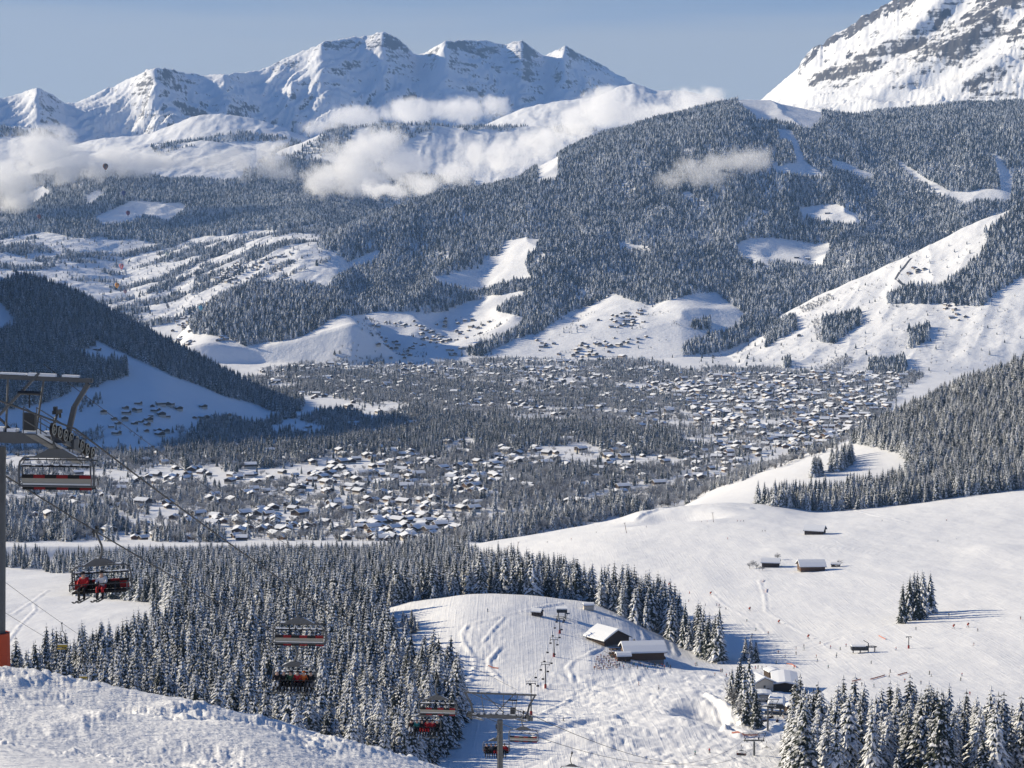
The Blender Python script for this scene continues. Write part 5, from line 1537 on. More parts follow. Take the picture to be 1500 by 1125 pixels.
def pylon(name, label, R, Lp, height, slope, yaw=0.0, lean=0.0, gate=True, wheels=8):
    """R, Lp: rope points on the right / left sheaves"""
    c = (R + Lp) / 2
    t = thing(name, label, 'pylon', (c.x, c.y, c.z - height), math.atan2(R.y - Lp.y, R.x - Lp.x))
    h = height
    p = MB(); p.tube([(0, 0, 0), (0, 0, h - .75)], [.36, .30], 16); p.tube([(0, 0, 0), (0, 0, .25)], .6, 12)
    p.build('pole', M['steel'], t, smooth=False)
    ld = MB()
    for s in (-1, 1): ld.tube([(s * .2, -.62, 1), (s * .2, -.52, h - .7)], .03, 5)
    for k in range(int((h - 2) / .45)): ld.tube([(-.2, -.62 + .1 * k * .45 / h, 1.2 + k * .45), (.2, -.62 + .1 * k * .45 / h, 1.2 + k * .45)], .022, 5)
    ld.build('ladder', M['steel'], t)
    g = (R - Lp).length / 2
    a = MB()
    a.prism([(-g + .1, h - .46), (-.8, h - .58), (.8, h - .58), (g - .1, h - .46), (g - .1, h - .28), (.8, h - .12), (-.8, h - .12), (-g + .1, h - .28)], -.22, .22)
    a.build('crossarm', M['steel'], t)
    sn = MB(); rg = random.Random(9)
    for k in range(9):
        x = -g + .4 + k * (2 * g - .8) / 8
        sn.box((x + rg.uniform(-.1, .1), 0, h - .12 - .16 * min(1, max(0, (abs(x) - .8) / (g - .9))) + .06), (rg.uniform(.3, .62), .42, rg.uniform(.10, .24)))
    sn.build('snow', M['frost'], t)
    # sheave trains follow the rope
    for s, nm in ((1, 'right'), (-1, 'left')):
        tr = MB(); x = s * g
        n = wheels; pitch = .62
        ends = []
        for k in range(n):
            yy = (k - (n - 1) / 2) * pitch
            zz = h - .36 + yy * slope - .010 * yy * yy
            ends.append((x, yy, zz))
        for k in range(0, n, 2):
            A_, B_ = Vector(ends[k]), Vector(ends[k + 1])
            tr.bar((A_.x - .11, A_.y, A_.z), (B_.x - .11, B_.y, B_.z), .04, .14)
        for k in range(0, n, 4):
            A_ = (Vector(ends[k]) + Vector(ends[k + 1])) / 2; B_ = (Vector(ends[k + 2]) + Vector(ends[min(k + 3, n - 1)])) / 2
            tr.bar((A_.x - .16, A_.y, A_.z - .10), (B_.x - .16, B_.y, B_.z - .10), .05, .16)
        tr.bar((x, -.9 * n / 8, h - .62 - .9 * slope), (x, .9 * n / 8, h - .62 + .9 * slope), .12, .16)
        tr.box((x, 0, h - .5), (.3, .5, .4))
        tro = tr.build('sheave_train', M['steel'], t)
        for e in ends:
            wb = MB(); N_ = 18; r1, r0 = .25, .185
            vs = []
            for xx in (-.06, .06):
                for rr in (r1, r0):
                    vs += [(e[0] + xx, e[1] + rr * math.cos(2 * PI * q / N_), e[2] + rr * math.sin(2 * PI * q / N_)) for q in range(N_)]
            fs = []; fr_ = []
            for q in range(N_):
                w_ = (q + 1) % N_
                fr_.extend([(q, w_, N_ + w_, N_ + q), (2 * N_ + q, 3 * N_ + q, 3 * N_ + w_, 2 * N_ + w_)]); fs += [(q, 2 * N_ + q, 2 * N_ + w_, w_), (N_ + q, N_ + w_, 3 * N_ + w_, 3 * N_ + q)]
            wb.face_mesh(vs, fs, 0); wb.face_mesh(vs, fr_, 1)
            for q in range(5):
                an = 2 * PI * q / 5 + .3
                wb.bar((e[0], e[1], e[2]), (e[0], e[1] + .2 * math.cos(an), e[2] + .2 * math.sin(an)), .05, .05, mi=1)
            wb.tube([(e[0] - .08, e[1], e[2]), (e[0] + .08, e[1], e[2])], .06, 8, mi=1)
            wb.build('sheave', [M['rubber'], M['sheave_rim']], tro)
        # catwalk with railing
        cw = MB(); xo = s * (g - .75)
        L2 = n * pitch / 2 + .2
        cw.bar((xo, -L2, h - .75 - L2 * slope), (xo, L2, h - .75 + L2 * slope), .40, .05)
        cwo = cw.build('catwalk', M['steel'], t)
        rl = MB()
        for q in range(4):
            yy = -L2 + q * 2 * L2 / 3
            for dx in (-.27, .27): rl.tube([(xo + dx, yy, h - .75 + yy * slope), (xo + dx, yy, h + .3 + yy * slope)], .022, 5)
        for dz in (.3, -.2):
            for dx in (-.27, .27): rl.tube([(xo + dx, -L2, h + dz - L2 * slope), (xo + dx, L2, h + dz + L2 * slope)], .022, 5)
        rl.build('railing', M['steel'], cwo)
        cs = MB(); cs.bar((xo, -L2 * .9, h - .66 - L2 * .9 * slope), (xo, L2 * .5, h - .66 + L2 * .5 * slope), .45, .10); cs.build('snow', M['frost'], cwo)
        # inclined lifting leg
        lg = MB(); lg.bar((s * (g - .25), 0, h - .3), (s * (g + .05), 0, h + 1.0), .16, .2); lg.bar((s * (g + .05), 0, h + 1.0), (s * (g + .62), 0, h + 1.95), .14, .18)
        lg.build('lifting_leg', M['steel'], t)
    bm_ = MB(); bm_.box((0, 0, h + 2.08), (2 * g + 1.5, .18, .17)); bm_.tube([(-g - .8, 0, h + 2.08), (g + .8, 0, h + 2.08)], .09, 8)
    for x in (-g * .55, g * .1, g * .5): bm_.tube([(x, 0, h - .2), (x * 1.2, 0, h + 2.0)], .045, 6)
    bm_.bar((-g * .2, -.1, h - .2), (g * .55, -.1, h + 2.3), .10, .10); bm_.bar((g * .2, .1, h - .2), (-g * .6, .1, h + 2.1), .08, .08)
    bm_.build('lifting_beam', M['steel'], t)
    bs = MB()
    for k in range(6):
        x = -g - .5 + (k + .5) * (2 * g + 1) / 6
        bs.box((x, 0, h + 2.23), ((2 * g + 1) / 6 * rg.uniform(.55, 1.0), .2, rg.uniform(.06, .12)))
    bs.build('beam_snow', M['frost'], t)
    bx = MB(); bx.box((g * .45, -.25, h + .35), (.5, .25, .7)); bx.tube([(g * .45, -.3, h + .9), (g * .45, -.3, h + 1.5)], .03, 5); bx.tube([(g * .3, -.3, h + 1.5), (g * .6, -.3, h + 1.5)], .08, 8)
    bx.build('signal_box', M['steel_dark'], t)
    return t
P1 = pylon('lift_pylon', 'big steel lift pylon at the left edge with row of sheaves and lifting frame', T1, T1L, T1.z - float(ground(T1.x, T1.y)[0]) + 1.0, -.33)
P2 = pylon('lift_pylon', 'steel lift pylon low in the middle with a wide lifting frame', T2, T2L, T2.z - float(ground(T2.x, T2.y)[0]) + 1.0, -.30)
P3 = pylon('lift_pylon', 'small lift pylon at the bottom edge left of the corner wood', T3, T3L, T3.z - float(ground(T3.x, T3.y)[0]) + 1.0, -.1, wheels=4)
P4 = pylon('lift_pylon', 'small slim lift pylon just below the lift base huts', T4, T4L, T4.z - float(ground(T4.x, T4.y)[0]) + 1.0, -.05, wheels=4)
# padded mat round the near pylon's foot
q = W(-6, 975, 78); q.z = W(0, 998, 78).z
pm = MB(); pm.tube([(0, 0, -.6), (0, 0, 1.35)], .5, 12); pmo = tag(pm.build('safety_mat', M['orange_mat']), 'orange red safety mat round the foot of the left edge pylon', 'safety mat'); pmo.location = (P1.location.x - .30, P1.location.y, q.z + .1)
P1.location.x -= .42; P1.rotation_euler.y = .03
# ---- old yellow double chairlift on the left
ya, yb = W(-20, 832, 186), W(262, 1006, 410)
yl = Vector((-3.2, 0, -1.0))
rope_obj('upper rope of the yellow double chairlift at the left', [sag(ya, yb, k / 20, 1.5) for k in range(21)], .022)
rope_obj('lower rope of the yellow double chairlift at the left', [sag(ya + yl, yb + yl, k / 20, 1.5) for k in range(21)], .022)
YC = thing('double_chair', 'yellow double chair hanging before the left snowfield', 'chair', (0, 0, 0), 0, 'yellow double chairs')
m_ = MB(); m_.box((0, 0, 0), (.12, .4, .14)); m_.build('grip', M['steel_dark'], YC)
m_ = MB(); m_.tube([(0, 0, 0), (.02, .05, -.9), (.28, .1, -1.3), (.22, .1, -1.9), (0, .1, -2.3)], .05, 6); m_.tube([(-.6, .1, -2.3), (.6, .1, -2.3)], .035, 6)
for s in (-1, 1): m_.tube([(s * .6, .1, -2.3), (s * .62, .1, -3.1), (s * .62, -.4, -3.1)], .035, 6)
m_.build('hanger', M['steel'], YC)
m_ = MB(); m_.box((0, .12, -2.82), (1.2, .05, .34)); m_.build('backrest', M['yellow'], YC)
m_ = MB(); m_.box((0, -.12, -3.1), (1.2, .45, .06)); m_.build('seat', M['yellow'], YC)
m_ = MB(); m_.box((0, .12, -2.62), (1.1, .1, .06)); m_.build('snow', M['frost'], YC)
YC.location = sag(ya, yb, .225, 1.5)
for t_, off, lab in ((.10, yl, 'yellow double chair at the left picture edge by the pylon'), (.42, yl, 'yellow double chair low before the left wood, near the yellow rope end'), (.62, yl, 'green grey double chair farthest down before the left wood')):
    dup(YC, sag(ya + off, yb + off, t_, 1.5), label=lab)

# ---- little lift on the knoll: red footed pylons, tiny chairs, top station
LP = []
for px, yb_, yt, lab in ((820, 928, 905, 'short lift pylon nearest the little top station'), (811.5, 962, 936, 'red footed lift pylon halfway down the knoll'), (799, 1008, 972, 'tall red footed lift pylon at the bottom of the knoll'), (778, 1048, 1000, 'dark red footed pylon right behind the middle big pylon')):
    p = at(px, yb_, 500)
    h = (float(px_dir(px, yt)[1]) - p.z / p.y) * p.y
    t = thing('small_pylon', lab, 'pylon', (p.x, p.y, p.z - .3), 0)
    a = MB(); a.tube([(0, 0, 0), (0, 0, h)], [.28, .2], 10); a.build('pole', M['steel_dark'], t)
    a = MB(); a.tube([(0, 0, .1), (0, 0, 2.0)], .55, 10); a.build('foot_pad', M['red_paint'], t)
    a = MB(); a.box((0, 0, h), (3.6, .25, .25)); a.box((0, 0, h + .9), (4.2, .15, .15))
    for s in (-1, 1): a.box((s * 1.7, 0, h + .45), (.12, .12, .9)); a.box((s * 1.7, 0, h - .25), (.3, 1.6, .35))
    a.build('crossarm', M['steel'], t)
    LP.append(Vector((p.x, p.y, p.z + h - .3)))
LP.insert(0, W(823, 896, LP[0].y + 45))
for s, nm in ((-1.7, 'left'), (1.7, 'right')):
    pts = []
    for a, b_ in zip(LP[:-1], LP[1:]): pts += [sag(a, b_, k / 6, .5) + Vector((s, 0, 0)) for k in range(6)]
    pts.append(LP[-1] + Vector((s, 0, 0)))
    rope_obj(nm + ' rope of the little chairlift on the snowy knoll', pts, .03)
    n = 11
    for k in range(n):
        u = (k + .4 + (.2 if s > 0 else 0)) / n * (len(pts) - 1); i = min(int(u), len(pts) - 2)
        p = pts[i].lerp(pts[i + 1], u - i)
        if s < 0 and k == 0:
            sm = MB(); sm.tube([(0, 0, 0), (0, .1, -1.6)], .05, 5); sm.box((0, .15, -1.9), (1.1, .08, .5)); sm.box((0, -.1, -2.2), (1.1, .5, .08)); SMALL = sm.mesh('small_chair', M['steel_dark'])
        o = link(bpy.data.objects.new('small_chair', SMALL)); o.location = p
        tag(o, 'tiny dark chair on the left rope of the knoll chairlift' if s < 0 else 'tiny dark chair on the right rope of the knoll chairlift', 'chair', 'tiny chairs on the left rope' if s < 0 else 'tiny chairs on the right rope')
p = at(823, 905, 500)
t = thing('lift_station', 'little top station with a dark box roof on legs at the knoll crest', 'lift station', (p.x, p.y, p.z - .2), 0)
a = MB(); a.box((0, 0, 4.2), (5.2, 6, 1.8)); a.build('machine_house', M['steel_dark'], t)
a = MB(); a.box((0, 0, 5.3), (5.6, 6.4, .5)); a.build('roof_snow', M['roofsnow'], t)
for sx, sy in ((-1, -1), (1, -1), (1, 1), (-1, 1)):
    a = MB(); a.bar((sx * 2, sy * 2.2, 0), (sx * 1.6, sy * 1.8, 3.4), .3, .3); a.build('leg', M['steel'], t)
a = MB(); a.bar((1.5, -2, 0), (3.2, -2.4, 3.2), .2, .2); a.box((3, -1, 2.6), (2.0, 3, .15)); a.build('ramp', M['steel'], t)
# ---- valley terminal of the chairlift between the lift base huts
p = at(1137, 1047, 500)
t = thing('lift_terminal', 'dark chairlift terminal with snowy roof below the long garage', 'lift terminal', (p.x, p.y, p.z - .2), math.radians(-9))
a = MB(); a.prism([(-3.2, 4.2), (3.2, 4.2), (3.4, 5.0), (2.6, 6.0), (-2.6, 6.0), (-3.4, 5.0)], -7, 7); a.build('cover', M['steel_dark'], t)
a = MB(); a.prism([(-3.3, 5.1), (-2.6, 6.02), (2.6, 6.02), (3.3, 5.1), (2.5, 6.6), (-2.5, 6.6)], -6.9, 6.9); a.build('roof_snow', M['roofsnow'], t)
for x, y in ((-1.6, -5), (1.6, -5), (-1.6, 5), (1.6, 5)):
    a = MB(); a.bar((x, y, -.5), (x, y, 4.2), .6, .6); a.build('leg', M['steel'], t)
a = MB(); a.tube([(3 * math.cos(u * PI / 10), 3 + 3 * math.sin(u * PI / 10), 3.6) for u in range(20)], .15, 6, closed=True); a.build('bull_wheel', M['steel'], t)
a = MB(); a.box((0, -2, .15), (9, 14, .5)); a.build('platform', M['stone'], t)
hb2 = hut('kiosk', 'small dark ticket kiosk right of the chairlift terminal', 'kiosk', 1158, 1043, 4, 4, 2.6, 18, .2, snow=.5, over=.5)
for k in range(6):
    q2 = at(1112 + k * 9, 1052 + (k % 2) * 5, 500)
    c2 = dup(CH_E, (q2.x, q2.y, q2.z + 3.2), label='parked empty chair on the yard by the chairlift terminal', group='parked chairs by the terminal'); c2.rotation_euler = (0, 0, .4 * k)
# ---- drag lift station on the right piste
p = at(1263, 956, 500)
t = thing('lift_station', 'dark steel lift station with snowy cover on the open right piste', 'lift station', (p.x, p.y, p.z - .2), 0)
a = MB(); a.box((-1.5, 0, 2.4), (8, 4, 1.6)); a.prism([(-5.5, 1.6), (2.5, 1.6), (1.5, 3.6), (-4.5, 3.4)], -1.6, 1.6); a.build('machine_house', M['steel_dark'], t)
a = MB(); a.box((-2, 0, 3.75), (7, 3.8, .5)); a.box((4.5, 0, 3.0), (4, 1.2, .25)); a.build('roof_snow', M['roofsnow'], t)
for x, z1 in ((-4.5, 2), (-1, 2), (3.0, 5.0), (6.2, 3.6)):
    a = MB(); a.bar((x, 0, 0), (x, 0, z1), .45, .45); a.build('leg', M['steel_dark'], t)
a = MB(); a.tube([(4.6 + 2.6 * math.cos(u * PI / 8), 1.8 * math.sin(u * PI / 8), 3.2) for u in range(16)], .16, 6, closed=True)
for u in range(4): a.bar((4.6, 0, 3.2), (4.6 + 2.6 * math.cos(u * PI / 2), 1.8 * math.sin(u * PI / 2), 3.2), .12, .12)
a.bar((3, 0, 5), (.5, 0, 6.4), .3, .3); a.build('bull_wheel', M['steel_dark'], t)
p = at(1331, 950, 500)
t = thing('small_pylon', 'red footed drag lift post right of the dark lift station', 'pylon', (p.x, p.y, p.z - .2), 0)
a = MB(); a.tube([(0, 0, 0), (0, 0, 6.2)], .22, 8); a.build('pole', M['steel_dark'], t)
a = MB(); a.tube([(0, 0, .1), (0, 0, 1.8)], .5, 8); a.build('foot_pad', M['red_paint'], t)
a = MB(); a.box((0, 0, 6.2), (2.6, .3, .25)); a.box((-1.1, 0, 5.9), (.3, 1.2, .4)); a.box((1.1, 0, 5.9), (.3, 1.2, .4)); a.build('crossarm', M['steel_dark'], t)
# drag-lift poles along the crest
for px, yb_, h, tilt, lab in ((918, 781, 9.5, .25, 'leaning brown lift post on the crest of the piste'), (1045, 765, 9.0, .1, 'lift post beside the snowy hollow on the crest'), (742, 812, 8, -.35, 'left leaning lift post behind the spruce wood'), (757, 806, 8, -.25, 'second leaning lift post behind the spruce wood, farther right')):
    p = at(px, yb_, 500)
    t = thing('lift_post', lab, 'lift post', (p.x, p.y, p.z - .4), 0)
    a = MB(); a.tube([(0, 0, 0), (-tilt * h * .8, 0, h)], [.26, .18], 8); a.build('pole', M['wood_warm'], t)
    a = MB(); a.box((-tilt * h * .8, 0, h), (2.2, .25, .25)); a.build('crossarm', M['steel_dark'], t)
# ------------------------------------------------------------------ people, balloons and small things
def skin_body(name, joints, edges, root=0, sub=1):
    """joints: (x, y, z, radius, material slot); one continuous surface grown on the skeleton"""
    me = bpy.data.meshes.new(name)
    me.from_pydata([j[:3] for j in joints], edges, [])
    o = bpy.data.objects.new(name, me); COL.objects.link(o)
    md = o.modifiers.new('skin', 'SKIN'); md.use_smooth_shade = True
    for i, j in enumerate(joints):
        v = me.skin_vertices[0].data[i]; r = j[3]
        v.radius = (r, r) if not isinstance(r, tuple) else r
        v.use_root = (i == root)
    sb = o.modifiers.new('sub', 'SUBSURF'); sb.levels = sub; sb.render_levels = sub
    dg = bpy.context.evaluated_depsgraph_get(); dg.update()
    out = bpy.data.meshes.new_from_object(o.evaluated_get(dg))
    out.name = name
    bpy.data.objects.remove(o)
    J = np.array([j[:3] for j in joints]); S = [j[4] for j in joints]
    for p in out.polygons:
        c = np.array(p.center)
        p.material_index = S[int(np.argmin(((J - c) ** 2).sum(1)))]
        p.use_smooth = True
    return out
E_BODY = [(0, 1), (1, 2), (2, 3), (3, 4), (4, 5), (2, 6), (6, 7), (7, 8), (8, 9), (2, 10), (10, 11), (11, 12), (12, 13), (0, 14), (14, 15), (15, 16), (16, 17), (0, 18), (18, 19), (19, 20), (20, 21)]
def body_joints(pel, ch, nk, hd, shl, el, ha, hip, kn, an, toe):
    """slots: 0 jacket 1 trousers 2 face 3 boots and gloves"""
    def mir(p): return (-p[0],) + tuple(p[1:])
    mid = [(a + b) / 2 for a, b in zip(pel, ch)]
    J = [(*pel, .15, 1), (*mid, .16, 0), (*ch, .175, 0), (*nk, .07, 2), (*hd, .105, 2), (hd[0], hd[1] - .015, hd[2] + .09, .085, 2)]
    for f in (lambda p: p, mir):
        J += [(*f(shl), .095, 0), (*f(el), .07, 0), (*f([a + (b - a) * .85 for a, b in zip(el, ha)]), .052, 0), (*f(ha), .05, 3)]
    for f in (lambda p: p, mir):
        J += [(*f(hip), .12, 1), (*f(kn), .085, 1), (*f(an), .075, 3), (*f(toe), .06, 3)]
    return J
STAND = skin_body('body', body_joints((0, .06, .95), (0, -.04, 1.30), (0, -.07, 1.49), (0, -.09, 1.58), (.19, -.03, 1.40), (.29, -.08, 1.14), (.30, -.30, 1.04), (.10, .05, .88), (.13, -.12, .50), (.13, -.02, .12), (.13, -.18, .07)), E_BODY)
SEAT = skin_body('body', body_joints((0, .05, .14), (0, .06, .50), (0, .02, .68), (0, 0, .78), (.19, .05, .59), (.27, -.12, .40), (.19, -.36, .36), (.10, .0, .12), (.14, -.46, .16), (.14, -.50, -.28), (.14, -.66, -.34)), E_BODY)
def helmet_mesh():
    bm = bmesh.new()
    bmesh.ops.create_uvsphere(bm, u_segments=12, v_segments=8, radius=.14)
    bmesh.ops.delete(bm, geom=[v for v in bm.verts if v.co.z < -.05 or (v.co.z < .02 and v.co.y < -.08)], context='VERTS')
    bmesh.ops.solidify(bm, geom=bm.faces[:], thickness=.015)
    me = bpy.data.meshes.new('helmet'); bm.to_mesh(me); bm.free(); return me
HELM = helmet_mesh(); HELM.materials.append(M['pad_black'])
def ski_mesh(zt=0.0):
    mb = MB(); mb.prism([(-.95, .0), (.85, 0), (.95, .10), (.90, .11), (.80, .03), (-.95, .03)], -.045, .045, 0, axis='y')
    return mb
sk = MB(); sk.face_mesh([(x * .05, y, z) for y, z in ((.8, .0), (-.75, .0), (-.92, .10)) for x in (-1, 1)] + [(x * .05, y, z + .03) for y, z in ((.8, .0), (-.75, .0), (-.92, .10)) for x in (-1, 1)],
    [(0, 1, 3, 2), (2, 3, 5, 4), (6, 8, 9, 7), (8, 10, 11, 9), (0, 6, 7, 1), (4, 5, 11, 10), (0, 2, 8, 6), (2, 4, 10, 8), (1, 7, 9, 3), (3, 9, 11, 5)])
SKI = sk.mesh('ski', M['steel_dark'])
pl = MB(); pl.tube([(0, 0, 0), (0, .25, 1.1)], .012, 5); POLE = pl.mesh('ski_pole', M['steel_dark'])
def cloth(name, c): return simple(name, c, .85, var=.15, scale=4)
CL = {'red': cloth('red_cloth', (.45, .025, .03)), 'black': cloth('black_cloth', (.016, .016, .020)), 'orange': cloth('orange_cloth', (.60, .14, .03)), 'white': cloth('white_cloth', (.7, .7, .7)), 'blue': cloth('blue_cloth', (.04, .10, .25)), 'green': cloth('green_cloth', (.05, .11, .06)), 'grey': cloth('grey_cloth', (.13, .13, .14)), 'teal': cloth('teal_cloth', (.03, .22, .22))}
SKIN_M = cloth('skin', (.52, .33, .25))
for b_ in (STAND, SEAT):
    for m_ in (CL['black'], CL['black'], SKIN_M, M['pad_black']): b_.materials.append(m_)
def person(label, loc, rz, jacket='black', pants='black', helm='black', seated=False, group=None, tilt=None, skis=True):
    t = thing('person', label, 'person', loc, rz, group)
    if tilt is not None: t.rotation_euler = tilt
    o = link(bpy.data.objects.new('body', SEAT if seated else STAND), t)
    for i, m_ in ((0, CL[jacket]), (1, CL[pants])):
        o.material_slots[i].link = 'OBJECT'; o.material_slots[i].material = m_
    h = link(bpy.data.objects.new('helmet', HELM), t); h.location = (0, .0, .84) if seated else (0, -.08, 1.65)
    h.material_slots[0].link = 'OBJECT'; h.material_slots[0].material = CL[helm]
    if skis:
        for s in (-1, 1):
            k = link(bpy.data.objects.new('ski', SKI), t); k.location = (s * .13, -.6 if seated else -.05, -.42 if seated else .0)
            if not seated:
                k = link(bpy.data.objects.new('ski_pole', POLE), t); k.location = (s * .36, -.22, .0)
    return t
def rider(ch, x, jacket, pants, helm, label, group=None):
    bpy.context.view_layer.update()
    mw = ch.matrix_world
    person(label, mw @ Vector((x, -.02, -2.98)), 0, jacket, pants, helm, True, group, tilt=ch.rotation_euler.copy())
rider(CH_F, -.86, 'red', 'black', 'black', 'rider in red jacket and black trousers on the nearest occupied chair')
rider(CH_F, .10, 'white', 'red', 'black', 'rider in pale jacket and red trousers on the nearest occupied chair')
for k, (x, j, p, h, lab) in enumerate(((-1.2, 'black', 'white', 'white', 'white helmeted rider at the left end of the chair with the orange jacket'), (-.72, 'black', 'black', 'white', 'second white helmeted rider from the left on the chair with the orange jacket'), (-.24, 'green', 'black', 'black', 'dark green rider in the middle of the chair with the orange jacket'), (.26, 'red', 'black', 'black', 'dark red rider right of the middle, beside the orange jacket'), (.72, 'orange', 'black', 'orange', 'rider in the bright orange jacket on the crowded chair'), (1.2, 'black', 'grey', 'black', 'black clad rider right of the orange jacket'))): rider(OC2, x, j, p, h, lab)
for x, j, p, h, lab in ((-1.2, 'black', 'white', 'black', 'left end rider with pale trousers on the chair before the wood edge'), (-.7, 'teal', 'black', 'black', 'rider in dark teal on the chair before the wood edge'), (-.2, 'black', 'red', 'black', 'rider in black with bright red trousers before the wood edge'), (.3, 'red', 'red', 'black', 'rider all in red on the chair before the wood edge'), (.78, 'red', 'grey', 'black', 'rider in dark red with grey trousers before the wood edge'), (1.22, 'black', 'black', 'white', 'right end rider in black on the chair before the wood edge')): rider(OC3, x, j, p, h, lab)
for x, j, p, h, lab in ((-1.1, 'black', 'black', 'black', 'left end rider in black on the chair behind the middle pylon'), (-.6, 'grey', 'black', 'black', 'grey jacketed rider on the chair behind the middle pylon'), (-.1, 'black', 'red', 'black', 'rider with red trousers on the chair behind the middle pylon'), (.4, 'red', 'red', 'black', 'red clad rider on the chair behind the middle pylon'), (.95, 'red', 'black', 'black', 'right end rider in red jacket on the chair behind the middle pylon')): rider(OC4, x, j, p, h, lab)

SK3 = [(30, 360), (27, 395), (100, 413), (150, 413), (160, 415), (190, 430), (282, 482), (322, 522), (305, 545), (376, 538), (297, 428), (498, 603), (533, 595), (533, 608), (604, 580), (587, 640), (592, 658), (675, 640), (677, 630), (692, 607), (718, 592), (640, 686), (411, 668), (498, 627), (420, 622), (268, 690), (296, 695), (320, 690), (331, 688), (348, 690), (367, 692), (142, 720), (193, 725), (205, 718), (220, 712), (55, 676), (62, 674), (168, 704), (174, 703), (490, 688), (828, 668), (757, 775), (787, 765), (840, 770), (912, 706), (908, 726), (976, 748), (1047, 757), (1085, 714), (1093, 724), (1222, 742), (1227, 722), (1262, 805), (1158, 845), (1378, 865), (1170, 456), (1025, 518), (1297, 524), (1280, 587), (1205, 120), (1122, 131), (350, 86), (362, 86), (198, 120), (938, 608), (83, 44), (107, 44), (240, 42), (255, 42), (268, 42), (876, 42), (1160, 40), (1485, 472), (55, 1068), (117, 1060), (432, 998), (450, 640), (650, 600), (845, 612)]
SK2 = [(977, 918), (1307, 762), (1395, 778), (905, 136), (1010, 122), (1120, 93), (1200, 232), (1440, 325), (643, 438), (1340, 67), (1180, 235), (1105, 245)]
prng = np.random.default_rng(4)
names = ['black', 'black', 'black', 'grey', 'blue', 'red', 'red', 'orange', 'green', 'white', 'teal']
for i, (a, c) in enumerate([(1000 + x / 3, 750 + y / 3) for x, y in SK3] + [(500 + x / 3, 750 + y / 3) for x, y in SK2]):
    p = at(a, c, 500)
    j = names[int(prng.integers(len(names)))]; q_ = ['black', 'black', 'grey', 'blue', 'red'][int(prng.integers(5))]
    tone = {'black': 'dark', 'grey': 'grey', 'blue': 'blue', 'red': 'red', 'orange': 'orange', 'green': 'dark green', 'white': 'pale', 'teal': 'teal'}[j]
    if c < 800: area, ga = 'high on the right piste', 'upper piste'
    elif a < 1000: area, ga = 'on the snowy knoll in the middle', 'knoll'
    elif c < 925: area, ga = 'by the ploughed tracks', 'track run'
    elif a < 1180: area, ga = 'near the lift base huts', 'lift base'
    else: area, ga = 'on the piste above the corner wood', 'right piste'
    person('skier in %s jacket and %s trousers %s' % (tone, {'black': 'dark'}.get(q_, q_), area), (p.x, p.y, p.z), prng.uniform(0, 6.28), j, q_, ['black', 'white', 'red'][int(prng.integers(3))], group='skiers %s in %s and %s' % (ga, tone, q_))
# terrace crowd by the inn
dcm = MB(); dcm.bar((-.3, .5, .1), (-.3, -.5, .55), .05, .05); dcm.bar((.3, .5, .1), (.3, -.5, .55), .05, .05); dcm.bar((0, .55, .75), (0, -.1, .3), .6, .04, mi=1); dcm.bar((0, -.1, .3), (0, -.65, .38), .6, .04, mi=1)
for s in (-1, 1): dcm.bar((s * .3, .3, 0), (s * .3, .55, .78), .05, .05)
for r in range(6):
    for c in range(8):
        a = 871 + c * 4.6 + r * .9 + prng.uniform(-1, 1); b_ = 981 - r * 3.6 - c * .35 + prng.uniform(-.6, .6)
        if a > 908 or b_ > 983: continue
        p = at(a, b_, 500)
        if (r + c) % 3 == 0:
            j = names[int(prng.integers(len(names)))]
            person('guest standing among the deck chairs in front of the inn', (p.x, p.y, p.z), prng.uniform(0, 6.28), j, 'black', 'black', group='guests among the deck chairs', skis=False)
        else:
            if 'DECK' not in globals():
                DECK = thing('deck_chair', 'wooden deck chair with red brown cloth in front of the inn', 'deck chair', (p.x, p.y, p.z), 2.2, 'deck chairs in front of the inn')
                m1 = MB(); 
                for s in (-1, 1): m1.bar((s * .3, .5, .1), (s * .3, -.5, .55), .06, .06); m1.bar((s * .3, .3, 0), (s * .3, .55, .85), .06, .06)
                m1.build('chair_frame', M['wood_dark'], DECK)
                m1 = MB(); m1.bar((0, .55, .85), (0, -.1, .34), .62, .05); m1.bar((0, -.1, .34), (0, -.75, .40), .62, .05); m1.build('seat_cloth', M['red_paint'], DECK)
            else: dup(DECK, (p.x, p.y, p.z), 2.2 + prng.normal(0, .3))
for k in range(26):
    a = 905 + k * 3.1 + prng.uniform(-1, 1); b_ = 974 + prng.uniform(-2, 6)
    p = at(a, b_, 500); j = names[int(prng.integers(len(names)))]
    person('person standing in the crowd along the front of the inn', (p.x, p.y, p.z), prng.uniform(0, 6.28), j, 'black', 'black', group='crowd along the front of the inn', skis=bool(k % 2))
for k in range(12):      # brown terrace tables
    a = 895 + (k % 6) * 5.5; b_ = 952 + (k // 6) * 5.5 + prng.uniform(-.5, .5)
    p = at(a, b_, 500)
    if k == 0:
        TB = thing('table', 'brown terrace table beside the upper gable of the inn', 'table', (p.x, p.y, p.z), .4, 'terrace tables of the inn')
        m1 = MB(); m1.box((0, 0, .75), (1.8, .9, .08)); m1.build('tabletop', M['wood_warm'], TB)
        m1 = MB(); m1.box((0, .75, .42), (1.8, .3, .07)); m1.box((0, -.75, .42), (1.8, .3, .07)); m1.build('bench', M['wood_warm'], TB)
        for s in (-1, 1): m1 = MB(); m1.box((s * .7, 0, .36), (.1, 1.6, .72)); m1.build('leg', M['wood_dark'], TB)
    else: dup(TB, (p.x, p.y, p.z), .4 + prng.normal(0, .2))

